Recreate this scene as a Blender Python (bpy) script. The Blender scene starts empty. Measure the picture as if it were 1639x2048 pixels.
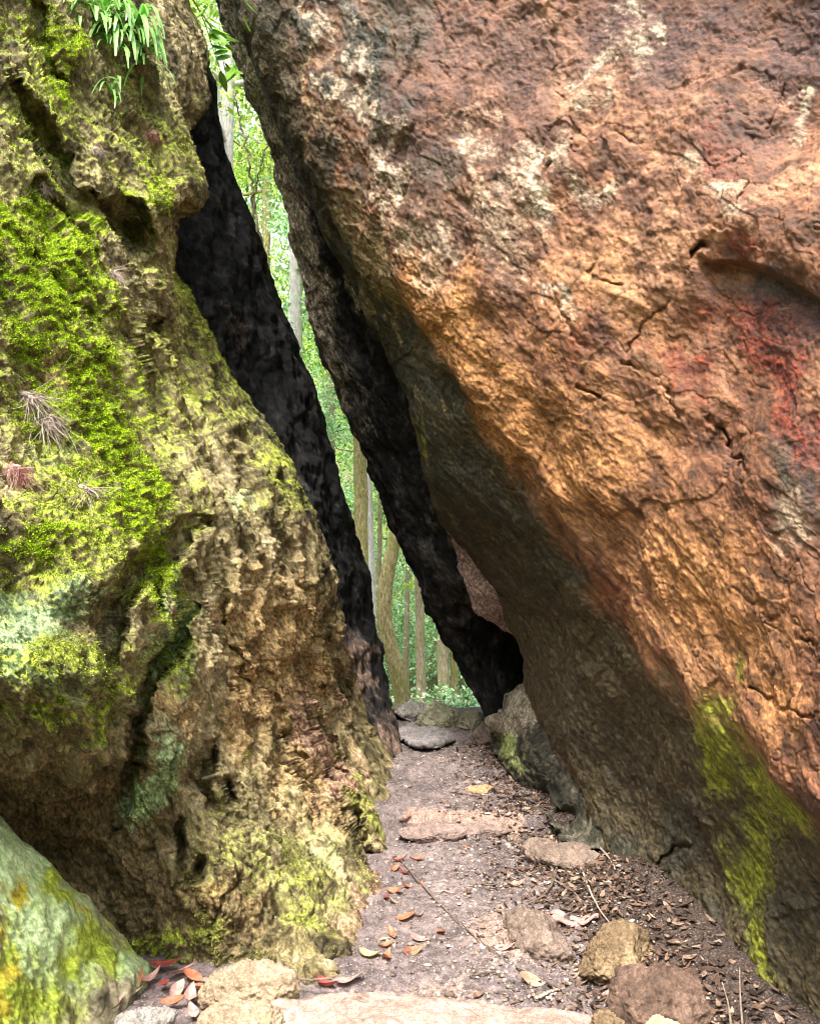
import bpy, math, random
import numpy as np
from mathutils import Vector

# ------------------------------------------------------------------ camera, sky, sun
scene = bpy.context.scene
COL = scene.collection
FPX = 1607.0                       # focal length in photograph pixels (1639 x 2048)
CX, CY = 819.5, 1024.0
PITCH = math.radians(4.5)
CAM = np.array([0.0, 0.0, 1.5])
FW = np.array([0.0, math.cos(PITCH), math.sin(PITCH)])
UP = np.array([0.0, -math.sin(PITCH), math.cos(PITCH)])
RT = np.array([1.0, 0.0, 0.0])

cam_d = bpy.data.cameras.new("camera")
cam = bpy.data.objects.new("camera", cam_d)
COL.objects.link(cam)
cam.location = CAM
cam.rotation_euler = (math.pi / 2 + PITCH, 0, 0)
cam_d.sensor_fit = 'VERTICAL'
cam_d.sensor_height = 36.0
cam_d.lens = 36.0 * FPX / 2048.0
cam_d.clip_start = 0.05
cam_d.clip_end = 2000
scene.camera = cam

SUN_EL = math.radians(60)
SUN_AZ = math.radians(196)         # clockwise from +Y: behind the camera
sun_dir = Vector((math.sin(SUN_AZ) * math.cos(SUN_EL), math.cos(SUN_AZ) * math.cos(SUN_EL), math.sin(SUN_EL)))
world = bpy.data.worlds.new("World")
scene.world = world
world.use_nodes = True
wn = world.node_tree
wn.nodes.clear()
w_out = wn.nodes.new("ShaderNodeOutputWorld")
w_bg = wn.nodes.new("ShaderNodeBackground")
w_sky = wn.nodes.new("ShaderNodeTexSky")
w_sky.sky_type = 'NISHITA'
w_sky.sun_disc = False
w_sky.sun_elevation = SUN_EL
w_sky.sun_rotation = SUN_AZ
w_sky.air_density = 1.0
w_sky.dust_density = 4.0
w_hs = wn.nodes.new("ShaderNodeHueSaturation")
w_hs.inputs['Saturation'].default_value = 0.3
wn.links.new(w_sky.outputs[0], w_hs.inputs['Color'])
wn.links.new(w_hs.outputs[0], w_bg.inputs['Color'])
w_bg.inputs['Strength'].default_value = 0.125
wn.links.new(w_bg.outputs[0], w_out.inputs['Surface'])

sun_d = bpy.data.lights.new("sun", 'SUN')
sun_d.energy = 1.5
sun_d.angle = math.radians(10)
sun_d.color = (1.0, 0.95, 0.86)
sun = bpy.data.objects.new("sun", sun_d)
sun.rotation_euler = sun_dir.to_track_quat('Z', 'Y').to_euler()
sun.location = (-4, -8, 12)
COL.objects.link(sun)

scene.view_settings.view_transform = 'Standard'
scene.view_settings.look = 'None'
scene.view_settings.gamma = 1.0
scene.view_settings.exposure = 2.38
scene.cycles.filter_width = 1.0
scene.cycles.use_denoising = True
scene.cycles.max_bounces = 8
scene.cycles.diffuse_bounces = 4
scene.cycles.transparent_max_bounces = 8

rng = np.random.default_rng(11)
random.seed(5)

# ------------------------------------------------------------------ maths helpers
def at(u, v, d):
    u = np.asarray(u, float); v = np.asarray(v, float); d = np.asarray(d, float)
    a = (u - CX) / FPX; b = (CY - v) / FPX
    return CAM + d[..., None] * (FW + a[..., None] * RT + b[..., None] * UP)

def gdepth(v, z=0.0):
    b = (CY - np.asarray(v, float)) / FPX
    return (z - CAM[2]) / (FW[2] + b * UP[2])

_P = np.random.default_rng(3).permutation(256)
_P = np.concatenate([_P, _P, _P])
_G = np.random.default_rng(4).normal(size=(256, 3)).astype(np.float32)
_G /= np.linalg.norm(_G, axis=1)[:, None]

def perlin(p, seed=0):
    p = np.asarray(p, np.float32) + np.float32(seed * 17.31 + 100.0)
    i = np.floor(p).astype(np.int32); f = p - i
    i &= 255
    w = f * f * f * (f * (f * 6 - 15) + 10)
    res = 0
    for dx in (0, 1):
        wx = w[:, 0] if dx else 1 - w[:, 0]
        for dy in (0, 1):
            wy = w[:, 1] if dy else 1 - w[:, 1]
            for dz in (0, 1):
                wz = w[:, 2] if dz else 1 - w[:, 2]
                h = _P[_P[_P[i[:, 0] + dx] + i[:, 1] + dy] + i[:, 2] + dz]
                g = _G[h]
                dot = g[:, 0] * (f[:, 0] - dx) + g[:, 1] * (f[:, 1] - dy) + g[:, 2] * (f[:, 2] - dz)
                res = res + wx * wy * wz * dot
    return res * 1.5

def fbm(p, octv=4, gain=0.5, seed=0):
    a = 1.0; s = 0; f = 1.0
    for k in range(octv):
        s = s + a * perlin(p * f, seed + k * 7); a *= gain; f *= 2.03
    return s

def ridged(p, octv=4, gain=0.5, seed=0):
    a = 1.0; s = 0; f = 1.0
    for k in range(octv):
        s = s + a * (1 - 2 * np.abs(perlin(p * f, seed + k * 5))); a *= gain; f *= 2.07
    return s

_J = np.random.default_rng(8).random((256, 3)).astype(np.float32)

def worley(p, seed=0):
    p = np.asarray(p, np.float32) + np.float32(seed * 9.7 + 50.0)
    i = np.floor(p).astype(np.int32); f = p - i
    best = np.full(len(p), 9.0, np.float32); rnd = np.zeros(len(p), np.float32)
    for dx in (-1, 0, 1):
        for dy in (-1, 0, 1):
            for dz in (-1, 0, 1):
                h = _P[_P[_P[(i[:, 0] + dx) & 255] + ((i[:, 1] + dy) & 255)] + ((i[:, 2] + dz) & 255)]
                o = _J[h]
                d = (o[:, 0] + dx - f[:, 0]) ** 2 + (o[:, 1] + dy - f[:, 1]) ** 2 + (o[:, 2] + dz - f[:, 2]) ** 2
                m = d < best
                best = np.where(m, d, best); rnd = np.where(m, _J[(h + 31) & 255][:, 0], rnd)
    return np.sqrt(best), rnd

def sstep(a, b, x):
    t = np.clip((x - a) / (b - a), 0, 1)
    return t * t * (3 - 2 * t)

class TPS:
    def __init__(self, pts):
        P = np.array(pts, float)
        self.xy = P[:, :2] / 1000.0
        n = len(P)
        K = self.k(self.xy, self.xy) + np.eye(n) * 2e-3
        A = np.zeros((n + 3, n + 3))
        A[:n, :n] = K; A[:n, n] = 1; A[:n, n + 1:] = self.xy
        A[n, :n] = 1; A[n + 1:, :n] = self.xy.T
        self.w = np.linalg.solve(A, np.concatenate([1.0 / P[:, 2], [0, 0, 0]]))
    @staticmethod
    def k(a, b):
        r2 = ((a[:, None, :] - b[None]) ** 2).sum(-1)
        return 0.5 * r2 * np.log(r2 + 1e-9)
    def __call__(self, u, v):
        sh = np.shape(u)
        q = np.stack([np.ravel(u), np.ravel(v)], 1) / 1000.0
        out = np.empty(len(q))
        n = len(self.xy)
        for s in range(0, len(q), 60000):
            c = q[s:s + 60000]
            out[s:s + 60000] = self.k(c, self.xy) @ self.w[:n] + self.w[n] + c @ self.w[n + 1:]
        return (1.0 / np.clip(out, 0.04, 1.2)).reshape(sh)

def poly_dist(u, v, pts):
    """distance to a polyline, signed side (positive = right hand of travel on the picture), position along it"""
    best = np.full(u.shape, 1e9); side = np.zeros(u.shape); along = np.zeros(u.shape)
    pts = [np.array(p, float) for p in pts]
    n = len(pts) - 1
    for k in range(n):
        a, b = pts[k], pts[k + 1]
        d = b - a; L2 = d @ d
        t = np.clip(((u - a[0]) * d[0] + (v - a[1]) * d[1]) / L2, 0, 1)
        qx = u - a[0] - t * d[0]; qy = v - a[1] - t * d[1]
        r = np.hypot(qx, qy)
        m = r < best
        best = np.where(m, r, best)
        side = np.where(m, d[0] * (v - a[1]) - d[1] * (u - a[0]), side)
        along = np.where(m, (k + t) / n, along)
    return best, np.sign(side), along

def warp(U, V, amt=10.0, size=55.0):
    q = np.stack([U.ravel() / size, V.ravel() / size, np.zeros(U.size)], 1)
    a = fbm(q, 3, 0.6, 131).reshape(U.shape); b = fbm(q + 40, 3, 0.6, 132).reshape(U.shape)
    return U + amt * a, V + amt * b

def blobs(u, v, spec):
    m = np.zeros(u.shape)
    for (x, y, rx, ry, ang, s) in spec:
        c, n = math.cos(math.radians(ang)), math.sin(math.radians(ang))
        a = ((u - x) * c + (v - y) * n) / rx
        b = (-(u - x) * n + (v - y) * c) / ry
        m = np.maximum(m, s * np.exp(-(a * a + b * b)))
    return m

# ------------------------------------------------------------------ object helpers
def np_mesh(name, verts, faces, smooth=True, attrs=None):
    verts = np.ascontiguousarray(verts, np.float32)
    me = bpy.data.meshes.new(name)
    me.vertices.add(len(verts))
    me.vertices.foreach_set("co", verts.ravel())
    if isinstance(faces, np.ndarray):
        k = faces.shape[1]
        me.loops.add(faces.size)
        me.loops.foreach_set("vertex_index", np.ascontiguousarray(faces, np.int32).ravel())
        me.polygons.add(len(faces))
        me.polygons.foreach_set("loop_start", np.arange(0, faces.size, k, dtype=np.int32))
    else:
        tot = sum(len(f) for f in faces)
        me.loops.add(tot)
        me.loops.foreach_set("vertex_index", np.array([i for f in faces for i in f], np.int32))
        me.polygons.add(len(faces))
        me.polygons.foreach_set("loop_start", np.cumsum([0] + [len(f) for f in faces[:-1]]).astype(np.int32))
    me.polygons.foreach_set("use_smooth", np.full(len(me.polygons), smooth))
    for an, av in (attrs or {}).items():
        a = me.attributes.new(an, 'FLOAT', 'POINT')
        a.data.foreach_set("value", np.ascontiguousarray(av, np.float32))
    me.update(calc_edges=True)
    me.validate()
    return me

def add(name, verts, faces, mat, label=None, cat=None, group=None, kind=None, smooth=True, attrs=None, parent=None, origin=None):
    verts = np.asarray(verts, float)
    if parent is not None:
        origin = np.zeros(3)
    if origin is None:
        origin = np.array([verts[:, 0].mean(), verts[:, 1].mean(), verts[:, 2].min()])
    me = np_mesh(name, verts - origin, faces, smooth, attrs)
    me.materials.append(mat)
    o = bpy.data.objects.new(name, me)
    COL.objects.link(o)
    o.location = origin
    if parent is not None:
        o.parent = parent
    if label: o['label'] = label
    if cat: o['category'] = cat
    if group: o['group'] = group
    if kind: o['kind'] = kind
    return o

def empty(name, loc, label, cat, group=None):
    o = bpy.data.objects.new(name, None)
    o.empty_display_size = 0.1
    COL.objects.link(o)
    o.location = loc
    o['label'] = label; o['category'] = cat
    if group: o['group'] = group
    return o

# ------------------------------------------------------------------ materials
class NT:
    def __init__(self, name):
        self.m = bpy.data.materials.new(name)
        self.m.use_nodes = True
        self.t = self.m.node_tree
        self.t.nodes.clear()
        self.out = self.n("ShaderNodeOutputMaterial")
        self.b = self.n("ShaderNodeBsdfPrincipled")
        self.l(self.b.outputs[0], self.out.inputs['Surface'])
        self.tc = self.n("ShaderNodeTexCoord").outputs['Object']
    def n(self, t): return self.t.nodes.new(t)
    def l(self, a, b): self.t.links.new(a, b)
    def mapping(self, rot=(0, 0, 0), scale=(1, 1, 1), kind='POINT'):
        m = self.n("ShaderNodeMapping")
        m.vector_type = kind
        m.inputs['Rotation'].default_value = rot
        m.inputs['Scale'].default_value = scale
        self.l(self.tc, m.inputs['Vector'])
        return m.outputs[0]
    def noise(self, scale, detail=6, rough=0.6, vec=None, dist=0.0, col=False):
        x = self.n("ShaderNodeTexNoise")
        x.inputs['Scale'].default_value = scale
        x.inputs['Detail'].default_value = detail
        x.inputs['Roughness'].default_value = rough
        x.inputs['Distortion'].default_value = dist
        self.l(vec or self.tc, x.inputs['Vector'])
        return x.outputs['Color' if col else 'Fac']
    def ramp(self, fac, stops, interp='LINEAR'):
        r = self.n("ShaderNodeValToRGB")
        r.color_ramp.interpolation = interp
        e = r.color_ramp.elements
        while len(e) < len(stops): e.new(0.5)
        for k, (p, c) in enumerate(stops):
            e[k].position = p
            e[k].color = (c[0], c[1], c[2], 1) if not isinstance(c, (int, float)) else (c, c, c, 1)
        self.l(fac, r.inputs[0])
        return r.outputs[0]
    def mix(self, fac, a, b, mode='MIX'):
        m = self.n("ShaderNodeMix")
        m.data_type = 'RGBA'; m.blend_type = mode
        for val, sock in ((fac, m.inputs[0]), (a, m.inputs[6]), (b, m.inputs[7])):
            if isinstance(val, (int, float)): sock.default_value = val if sock.type == 'VALUE' else (val, val, val, 1)
            elif isinstance(val, tuple): sock.default_value = (*val[:3], 1)
            else: self.l(val, sock)
        return m.outputs[2]
    def math(self, op, a, b=0.0, c=0.0, clamp=False):
        m = self.n("ShaderNodeMath"); m.operation = op; m.use_clamp = clamp
        for val, sock in zip((a, b, c), m.inputs):
            if isinstance(val, (int, float)): sock.default_value = val
            else: self.l(val, sock)
        return m.outputs[0]
    def attr(self, name):
        a = self.n("ShaderNodeAttribute"); a.attribute_name = name
        return a.outputs['Fac']
    def mask(self, name, noise, k=0.9, lo=0.35, hi=0.65):
        """an attribute broken up by noise, sharpened to a 0..1 mask"""
        s = self.math('MULTIPLY_ADD', noise, k, -0.5 * k)
        s = self.math('ADD', self.attr(name), s)
        r = self.n("ShaderNodeMapRange"); r.interpolation_type = 'SMOOTHSTEP'
        r.inputs['From Min'].default_value = lo; r.inputs['From Max'].default_value = hi
        self.l(s, r.inputs['Value'])
        return r.outputs[0]
    def bump(self, h, strength, dist, prev=None):
        b = self.n("ShaderNodeBump")
        b.inputs['Strength'].default_value = strength
        b.inputs['Distance'].default_value = dist
        self.l(h, b.inputs['Height'])
        if prev: self.l(prev, b.inputs['Normal'])
        return b.outputs[0]
    def finish(self, col, normal=None, rough=0.9, spec=0.3):
        if isinstance(col, tuple): self.b.inputs['Base Color'].default_value = (*col, 1)
        else: self.l(col, self.b.inputs['Base Color'])
        if isinstance(rough, (int, float)): self.b.inputs['Roughness'].default_value = rough
        else: self.l(rough, self.b.inputs['Roughness'])
        self.b.inputs['Specular IOR Level'].default_value = spec
        if normal: self.l(normal, self.b.inputs['Normal'])
        return self.m

GL = (-0.37, -0.20, 0.85)           # bedding direction of the left boulder
GR = (-0.36, 0.72, 0.62)            # bedding direction of the right boulder
GD = (-0.36, 0.10, 0.90)            # of the dark slabs

def rock_material(name, dark, mid, light, layers=(), grain=0.28, gdir=GL, contrast=1.0, rough=0.85, spec=0.35, bump=1.0, fine=1.0, grain2=0.6, streak=1.0):
    """layers: (attribute, colour a, colour b, edge softness, noise break-up)"""
    t = NT(name)
    eul = Vector(gdir).to_track_quat('Z', 'Y').to_euler()
    g = t.mapping(eul, (1, 1, 1 / grain), 'TEXTURE')
    g2 = t.mapping(eul, (1, 1, 1 / grain2), 'TEXTURE')
    big = t.noise(1.6, 5, 0.6, g2, 0.6)
    med = t.noise(9, 8, 0.7, g2, 0.5)
    strk = t.noise(34, 5, 0.65, g, 0.3)
    fin = t.noise(60 * fine, 6, 0.72, g2)
    spk = t.noise(190 * fine, 3, 0.7)
    c = t.ramp(t.math('ADD', t.math('MULTIPLY', big, 0.4), t.math('MULTIPLY', med, 0.6)),
               [(0.36, dark), (0.5, mid), (0.64, light)])
    for (an, ca, cb, soft, brk) in layers:
        n = med if brk < 2 else fin
        m = t.mask(an, t.math('ADD', t.math('MULTIPLY', med, 0.45), t.math('ADD', t.math('MULTIPLY', fin, 0.25), t.math('MULTIPLY', strk, 0.3))), brk, 0.5 - soft, 0.5 + soft)
        lc = t.mix(t.ramp(fin, [(0.38, 0.0), (0.62, 1.0)]), ca, cb)
        c = t.mix(m, c, lc)
    # grain-sized light and dark specks: minerals and grit
    k = t.ramp(fin, [(0.30, 1 - 0.62 * contrast), (0.5, 1.0), (0.70, 1 + 0.55 * contrast)])
    c = t.mix(1.0, c, k, 'MULTIPLY')
    c = t.mix(1.0, c, t.ramp(strk, [(0.32, 1 - 0.5 * streak), (0.5, 1.0), (0.68, 1 + 0.4 * streak)]), 'MULTIPLY')
    c = t.mix(1.0, c, t.ramp(med, [(0.34, 1 - 0.4 * contrast), (0.5, 1.0), (0.66, 1 + 0.3 * contrast)]), 'MULTIPLY')
    k2 = t.ramp(spk, [(0.34, 1 - 0.38 * contrast), (0.5, 1.0), (0.68, 1 + 0.35 * contrast)])
    c = t.mix(0.8, c, k2, 'MULTIPLY')
    nb = t.bump(med, 0.4 * bump, 0.04)
    nb = t.bump(strk, 0.3 * bump, 0.012, nb)
    nb = t.bump(fin, 0.8 * bump, 0.014, nb)
    nb = t.bump(spk, 0.5 * bump, 0.005, nb)
    r = t.ramp(fin, [(0.3, rough - 0.22), (0.7, min(1, rough + 0.1))])
    return t.finish(c, nb, r, spec)

# ------------------------------------------------------------------ rock shell builder
def dense(a, b, step, lo, hi, coarse=28):
    """values from lo to hi, fine between a and b"""
    parts = []
    if lo < a: parts.append(np.linspace(lo, a, max(2, int((a - lo) / coarse)), endpoint=False))
    parts.append(np.linspace(a, b, int((b - a) / step)))
    if hi > b: parts.append(np.linspace(b, hi, max(2, int((hi - b) / coarse)))[1:])
    return np.concatenate(parts)

def shell(rows, left, right, tps, ncol, wrap='R', back=3.0, out=1.5, fillet=60, fr=0.18, depth_fn=None, disp_fn=None, wrapn=46, wrap_len=1.6, curl=0.35, split=None):
    """A solid rock: its face towards the path as a fine sheet, rounded over at the free edge
    ('L', 'R' or 'LR'), then closed by a back. Returns verts, quads, and per-vertex picture u, v, face mask."""
    R = len(rows)
    uL = np.interp(rows, [p[0] for p in left], [p[1] for p in left])
    uR = np.interp(rows, [p[0] for p in right], [p[1] for p in right])
    s = np.linspace(0, 1, ncol)
    if wrap == 'R': s = 1 - (1 - s) ** 1.5            # finer towards the free edge, where the face turns away
    elif wrap == 'L': s = s ** 1.3
    if split:                                           # most columns where the rock is seen, few on its far flank
        t_ = np.linspace(0, 1, ncol); q_ = np.interp(t_ ** 1.15, [0, split[0], 1], [0, split[1], 1])
        s = q_ if wrap == 'L' else (1 - q_)[::-1]
    U = uL[:, None] + (uR - uL)[:, None] * s[None]
    V = np.repeat(rows[:, None], ncol, 1)
    D = tps(U, V)
    Dc = depth_fn(U, V) if depth_fn else np.zeros_like(D)
    for side, dist in (('R', uR[:, None] - U), ('L', U - uL[:, None])):
        if side in wrap:
            w = np.minimum(fillet, 0.45 * (uR - uL))[:, None]
            x = np.clip(1 - dist / w, 0, 1)
            D = D + fr * (1 - np.sqrt(np.clip(1 - x * x, 0, 1)))
    P0 = at(U, V, D)
    P = at(U, V, D + Dc)
    pieces_L, pieces_R = [], []
    mL = mR = 0
    def wrap_cols(E, sgn):
        ray = E - CAM; ray /= np.linalg.norm(ray, axis=1)[:, None]
        side = np.stack([ray[:, 1], -ray[:, 0], np.zeros(R)], 1)
        side /= np.linalg.norm(side, axis=1)[:, None]
        t = (np.linspace(0, 1, wrapn + 1)[1:] ** 1.4) * wrap_len
        return E[:, None] + ray[:, None] * t[None, :, None] - sgn * side[:, None] * (curl * t * t + 0.10 * t)[None, :, None]
    cols = [P0]; cu = [U]; cv = [V]; face = [np.ones_like(U)]
    if 'R' in wrap:
        W = wrap_cols(P[:, -1], 1)
        cols.append(W); cu.append(np.repeat(uR[:, None], wrapn, 1)); cv.append(np.repeat(rows[:, None], wrapn, 1))
        face.append(np.repeat(np.linspace(1, 0.3, wrapn)[None], R, 0))
    if 'L' in wrap:
        W = wrap_cols(P[:, 0], -1)[:, ::-1]
        cols.insert(0, W); cu.insert(0, np.repeat(uL[:, None], wrapn, 1)); cv.insert(0, np.repeat(rows[:, None], wrapn, 1))
        face.insert(0, np.repeat(np.linspace(0.3, 1, wrapn)[None], R, 0))
    G = np.concatenate(cols, 1); GU = np.concatenate(cu, 1); GV = np.concatenate(cv, 1); F = np.concatenate(face, 1)
    n = G.shape[1]
    du = np.gradient(G, axis=1); dv = np.gradient(G, axis=0)
    N = np.cross(du, dv)
    # smooth the normals a little so that the displacement keeps to the broad form
    N /= np.linalg.norm(N, axis=2)[..., None] + 1e-9
    toc = (N * (CAM - G)).sum(2)
    if np.median(toc[:, n // 2]) < 0: N = -N
    c0 = wrapn if 'L' in wrap else 0
    G = G.copy(); G[:, c0:c0 + ncol] = P
    flat = G.reshape(-1, 3)
    H = disp_fn(flat, GU.ravel(), GV.ravel()).reshape(R, n) * np.clip(F, 0, 1)
    off0 = wrapn if 'L' in wrap else 0
    for side, col, dist in (('R', off0 + ncol - 1, GU * 0 + uR[:, None] - GU), ('L', off0, GU - uL[:, None])):
        if side in wrap:                              # keep the free edge on its line, rough but not swollen
            We = np.exp(-(dist / 70.0) ** 2)
            Hm = H[:, col]
            k_ = np.ones(61) / 61
            Hm = np.convolve(np.pad(Hm, 30, mode='edge'), k_, 'valid')
            H = (H - We * Hm[:, None]) * (1 - 0.3 * We)
    edge = np.ones(n)
    if 'R' not in wrap: edge = np.minimum(edge, np.linspace(n, 0, n) / 8)
    if 'L' not in wrap: edge = np.minimum(edge, np.linspace(0, n, n) / 8)
    G = G + N * (H * np.clip(edge, 0, 1)[None])[..., None]
    # back of the rock: two corners per row, behind the face
    a, b = G[:, 0], G[:, -1]
    sh = np.zeros((R, 2, 3))
    if wrap == 'R':
        sh[:, 0] = b + np.array([-0.9, back * 0.6, 0]); sh[:, 1] = a + np.array([-out, back, 0])
    elif wrap == 'L':
        sh[:, 0] = b + np.array([out, back, 0]); sh[:, 1] = a + np.array([0.9, back * 0.6, 0])
    else:
        sh[:, 0] = b + np.array([0.1, back, 0]); sh[:, 1] = a + np.array([-0.1, back, 0])
    G = np.concatenate([G, sh], 1); m = n + 2
    idx = np.arange(R * m).reshape(R, m)
    q = np.stack([idx[:-1, :], idx[1:, :], np.roll(idx, -1, 1)[1:, :], np.roll(idx, -1, 1)[:-1, :]], -1).reshape(-1, 4)
    verts = G.reshape(-1, 3)
    top = verts[idx[0]].mean(0) + np.array([0, 0, 0.5]); bot = verts[idx[-1]].mean(0)
    verts = np.concatenate([verts, [top, bot]])
    nt, nb = len(verts) - 2, len(verts) - 1
    ct = np.stack([idx[0], np.roll(idx[0], -1), np.full(m, nt), np.full(m, nt)], -1)
    cb = np.stack([np.roll(idx[-1], -1), idx[-1], np.full(m, nb), np.full(m, nb)], -1)
    uu = np.concatenate([np.concatenate([GU, GU[:, -1:], GU[:, :1]], 1).ravel(), [0, 0]])
    vv = np.concatenate([np.concatenate([GV, GV[:, -1:], GV[:, :1]], 1).ravel(), [-900, 3000]])
    ff = np.concatenate([np.concatenate([F, F[:, :1] * 0, F[:, :1] * 0], 1).ravel(), [0, 0]])
    faces = [q, ct[:, :3], cb[:, :3]]
    return verts, faces, uu, vv, ff, (idx, n)

def join_faces(fl):
    out = fl[0]
    # triangles of the caps written as quads would be degenerate, so build one loop list
    return out, np.concatenate(fl[1:])

def add_shell(name, sh, mat, attrs, label, cat='rock', group=None):
    verts, faces, uu, vv, ff, _ = sh
    q, tri = join_faces(faces)
    origin = np.array([np.median(verts[:, 0]), np.median(verts[:, 1]), 0.0])
    me = bpy.data.meshes.new(name)
    vs = np.ascontiguousarray(verts - origin, np.float32)
    me.vertices.add(len(vs)); me.vertices.foreach_set("co", vs.ravel())
    loops = np.concatenate([q.ravel(), tri.ravel()]).astype(np.int32)
    me.loops.add(len(loops)); me.loops.foreach_set("vertex_index", loops)
    starts = np.concatenate([np.arange(len(q)) * 4, len(q) * 4 + np.arange(len(tri)) * 3]).astype(np.int32)
    me.polygons.add(len(starts)); me.polygons.foreach_set("loop_start", starts)
    me.polygons.foreach_set("use_smooth", np.full(len(starts), True))
    for an, av in attrs.items():
        a = me.attributes.new(an, 'FLOAT', 'POINT'); a.data.foreach_set("value", np.ascontiguousarray(av, np.float32))
    me.update(calc_edges=True)
    me.materials.append(mat)
    o = bpy.data.objects.new(name, me); COL.objects.link(o); o.location = origin
    o['label'] = label; o['category'] = cat
    if group: o['group'] = group
    return o

def grainp(p, s_across, s_along, d=GL):
    """coordinates stretched along the bedding of the rock"""
    d = np.array(d, float); d /= np.linalg.norm(d)
    a = np.cross(d, [0, 1.0, 0.1]); a /= np.linalg.norm(a); b = np.cross(d, a)
    return np.stack([p @ a * s_across, p @ b * s_across, p @ d * s_along], 1)

# outlines on the photograph (row, column)
RIM = [(-420, 325), (-100, 362), (0, 372), (60, 405), (130, 418), (200, 412), (250, 390), (290, 374), (330, 386), (370, 403),
       (405, 398), (432, 362), (470, 346), (520, 350), (570, 362), (620, 385), (680, 412), (740, 450), (800, 490), (860, 525),
       (920, 560), (980, 605), (1020, 625), (1080, 645), (1150, 662), (1230, 676), (1300, 692), (1380, 714), (1440, 738),
       (1500, 772), (1540, 790), (1600, 778), (1700, 784), (1780, 757), (1850, 744), (1900, 727), (1950, 698), (1985, 692), (2060, 665), (2240, 600)]
INNER = [(-420, 260), (-120, 330), (0, 375), (50, 396), (130, 424), (230, 444), (300, 457), (390, 491), (470, 521), (560, 554), (640, 577), (730, 620),
         (830, 651), (920, 672), (1020, 702), (1100, 727), (1170, 746), (1260, 762), (1350, 777), (1430, 792), (1490, 806), (1530, 812), (1600, 800), (1700, 780)]
SLAB = [(-420, 260), (-150, 375), (-50, 418), (70, 443), (150, 472), (220, 502), (290, 531), (380, 552), (480, 577), (580, 602), (680, 622), (760, 657),
        (840, 691), (900, 716), (980, 746), (1070, 781), (1150, 821), (1220, 851), (1290, 886), (1350, 921), (1400, 946), (1440, 966), (1470, 975)]
BOLD = [(-420, 330), (-200, 400), (-60, 440), (60, 480), (180, 525), (300, 572), (380, 608), (460, 643), (570, 700), (680, 758), (790, 812), (870, 834),
        (960, 850), (1050, 880), (1100, 935), (1190, 990), (1290, 1036), (1380, 1053), (1450, 1076), (1520, 1102), (1590, 1130), (1660, 1158),
        (1720, 1180), (1800, 1240), (1880, 1300), (1970, 1370), (2048, 1420), (2240, 1520)]

def off(poly, d): return [(a, b + d) for a, b in poly]

# ================================================================== the mossy boulder on the left
LEFT_TPS = TPS([(-260, -420, 3.0), (100, -420, 4.0), (340, -300, 5.2), (0, 0, 3.55), (200, 0, 4.2), (400, 80, 5.0),
    (0, 300, 3.2), (200, 300, 3.8), (390, 340, 4.55), (0, 600, 2.95), (200, 600, 3.4), (345, 500, 4.2), (410, 690, 4.7),
    (0, 900, 2.7), (200, 900, 3.05), (400, 900, 3.85), (550, 920, 4.7), (0, 1150, 2.5), (200, 1150, 2.8), (400, 1150, 3.35),
    (560, 1150, 4.2), (660, 1150, 5.0), (0, 1350, 2.42), (150, 1350, 2.6), (300, 1400, 3.0), (450, 1400, 3.45), (600, 1400, 4.4),
    (710, 1380, 5.4), (0, 1460, 2.50), (150, 1450, 2.68), (0, 1600, 2.78), (150, 1600, 2.95), (300, 1550, 3.1), (500, 1550, 3.45), (650, 1550, 4.3), (785, 1540, 5.55),
    (0, 1750, 3.0), (200, 1750, 3.2), (400, 1750, 3.1), (600, 1750, 3.45), (780, 1700, 4.4), (200, 1930, 3.2), (420, 1940, 3.08),
    (560, 1950, 3.02), (690, 1965, 2.97), (740, 1850, 3.42), (-1000, -420, 2.5), (-1000, 600, 1.75), (-1000, 1200, 1.5), (-1000, 2240, 1.6), (-260, 0, 2.9), (-260, 600, 2.35), (-260, 1200, 1.95), (-260, 1900, 2.5), (0, 2240, 3.0), (600, 2240, 2.8)])

GROOVES = [([(352, 1085), (290, 1130), (238, 1180), (206, 1250), (204, 1320)], 22, 0.13),
           ([(388, 1150), (382, 1220), (360, 1285), (300, 1345), (268, 1390), (258, 1470), (250, 1560), (236, 1640)], 15, 0.11),
           ([(312, 1130), (318, 1180), (305, 1225)], 12, 0.08),
           ([(0, 470), (60, 520), (140, 600), (230, 700)], 9, 0.03),
           ([(60, 380), (130, 450), (190, 560)], 14, 0.05),
           ([(10, 200), (60, 260), (120, 330), (180, 420), (250, 480)], 22, 0.09),
           ([(60, 20), (80, 110), (120, 190)], 18, 0.07),
           ([(230, 420), (262, 470), (280, 520)], 24, 0.12),
           ([(275, 690), (283, 735)], 14, 0.10), ([(300, 640), (305, 672)], 12, 0.09),
           ([(355, 1048), (410, 1050)], 9, 0.06), ([(420, 1180), (445, 1260), (465, 1340), (500, 1420)], 14, 0.06),
           ([(430, 1490), (420, 1560), (440, 1620)], 12, 0.07), ([(460, 1560), (475, 1610)], 8, 0.06),
           ([(690, 1640), (715, 1680), (738, 1730)], 16, 0.14), ([(360, 1640), (365, 1760)], 10, 0.05),
           ([(345, 500), (380, 590), (430, 670)], 20, 0.06), ([(405, 1720), (395, 1760)], 8, 0.05),
           ([(640, 1200), (660, 1300), (690, 1400), (720, 1480)], 12, 0.07), ([(600, 1330), (640, 1430), (690, 1560), (720, 1650)], 12, 0.06),
           ([(560, 1430), (600, 1530), (640, 1640)], 10, 0.045), ([(520, 1300), (540, 1380), (560, 1470)], 9, 0.04)]
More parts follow.
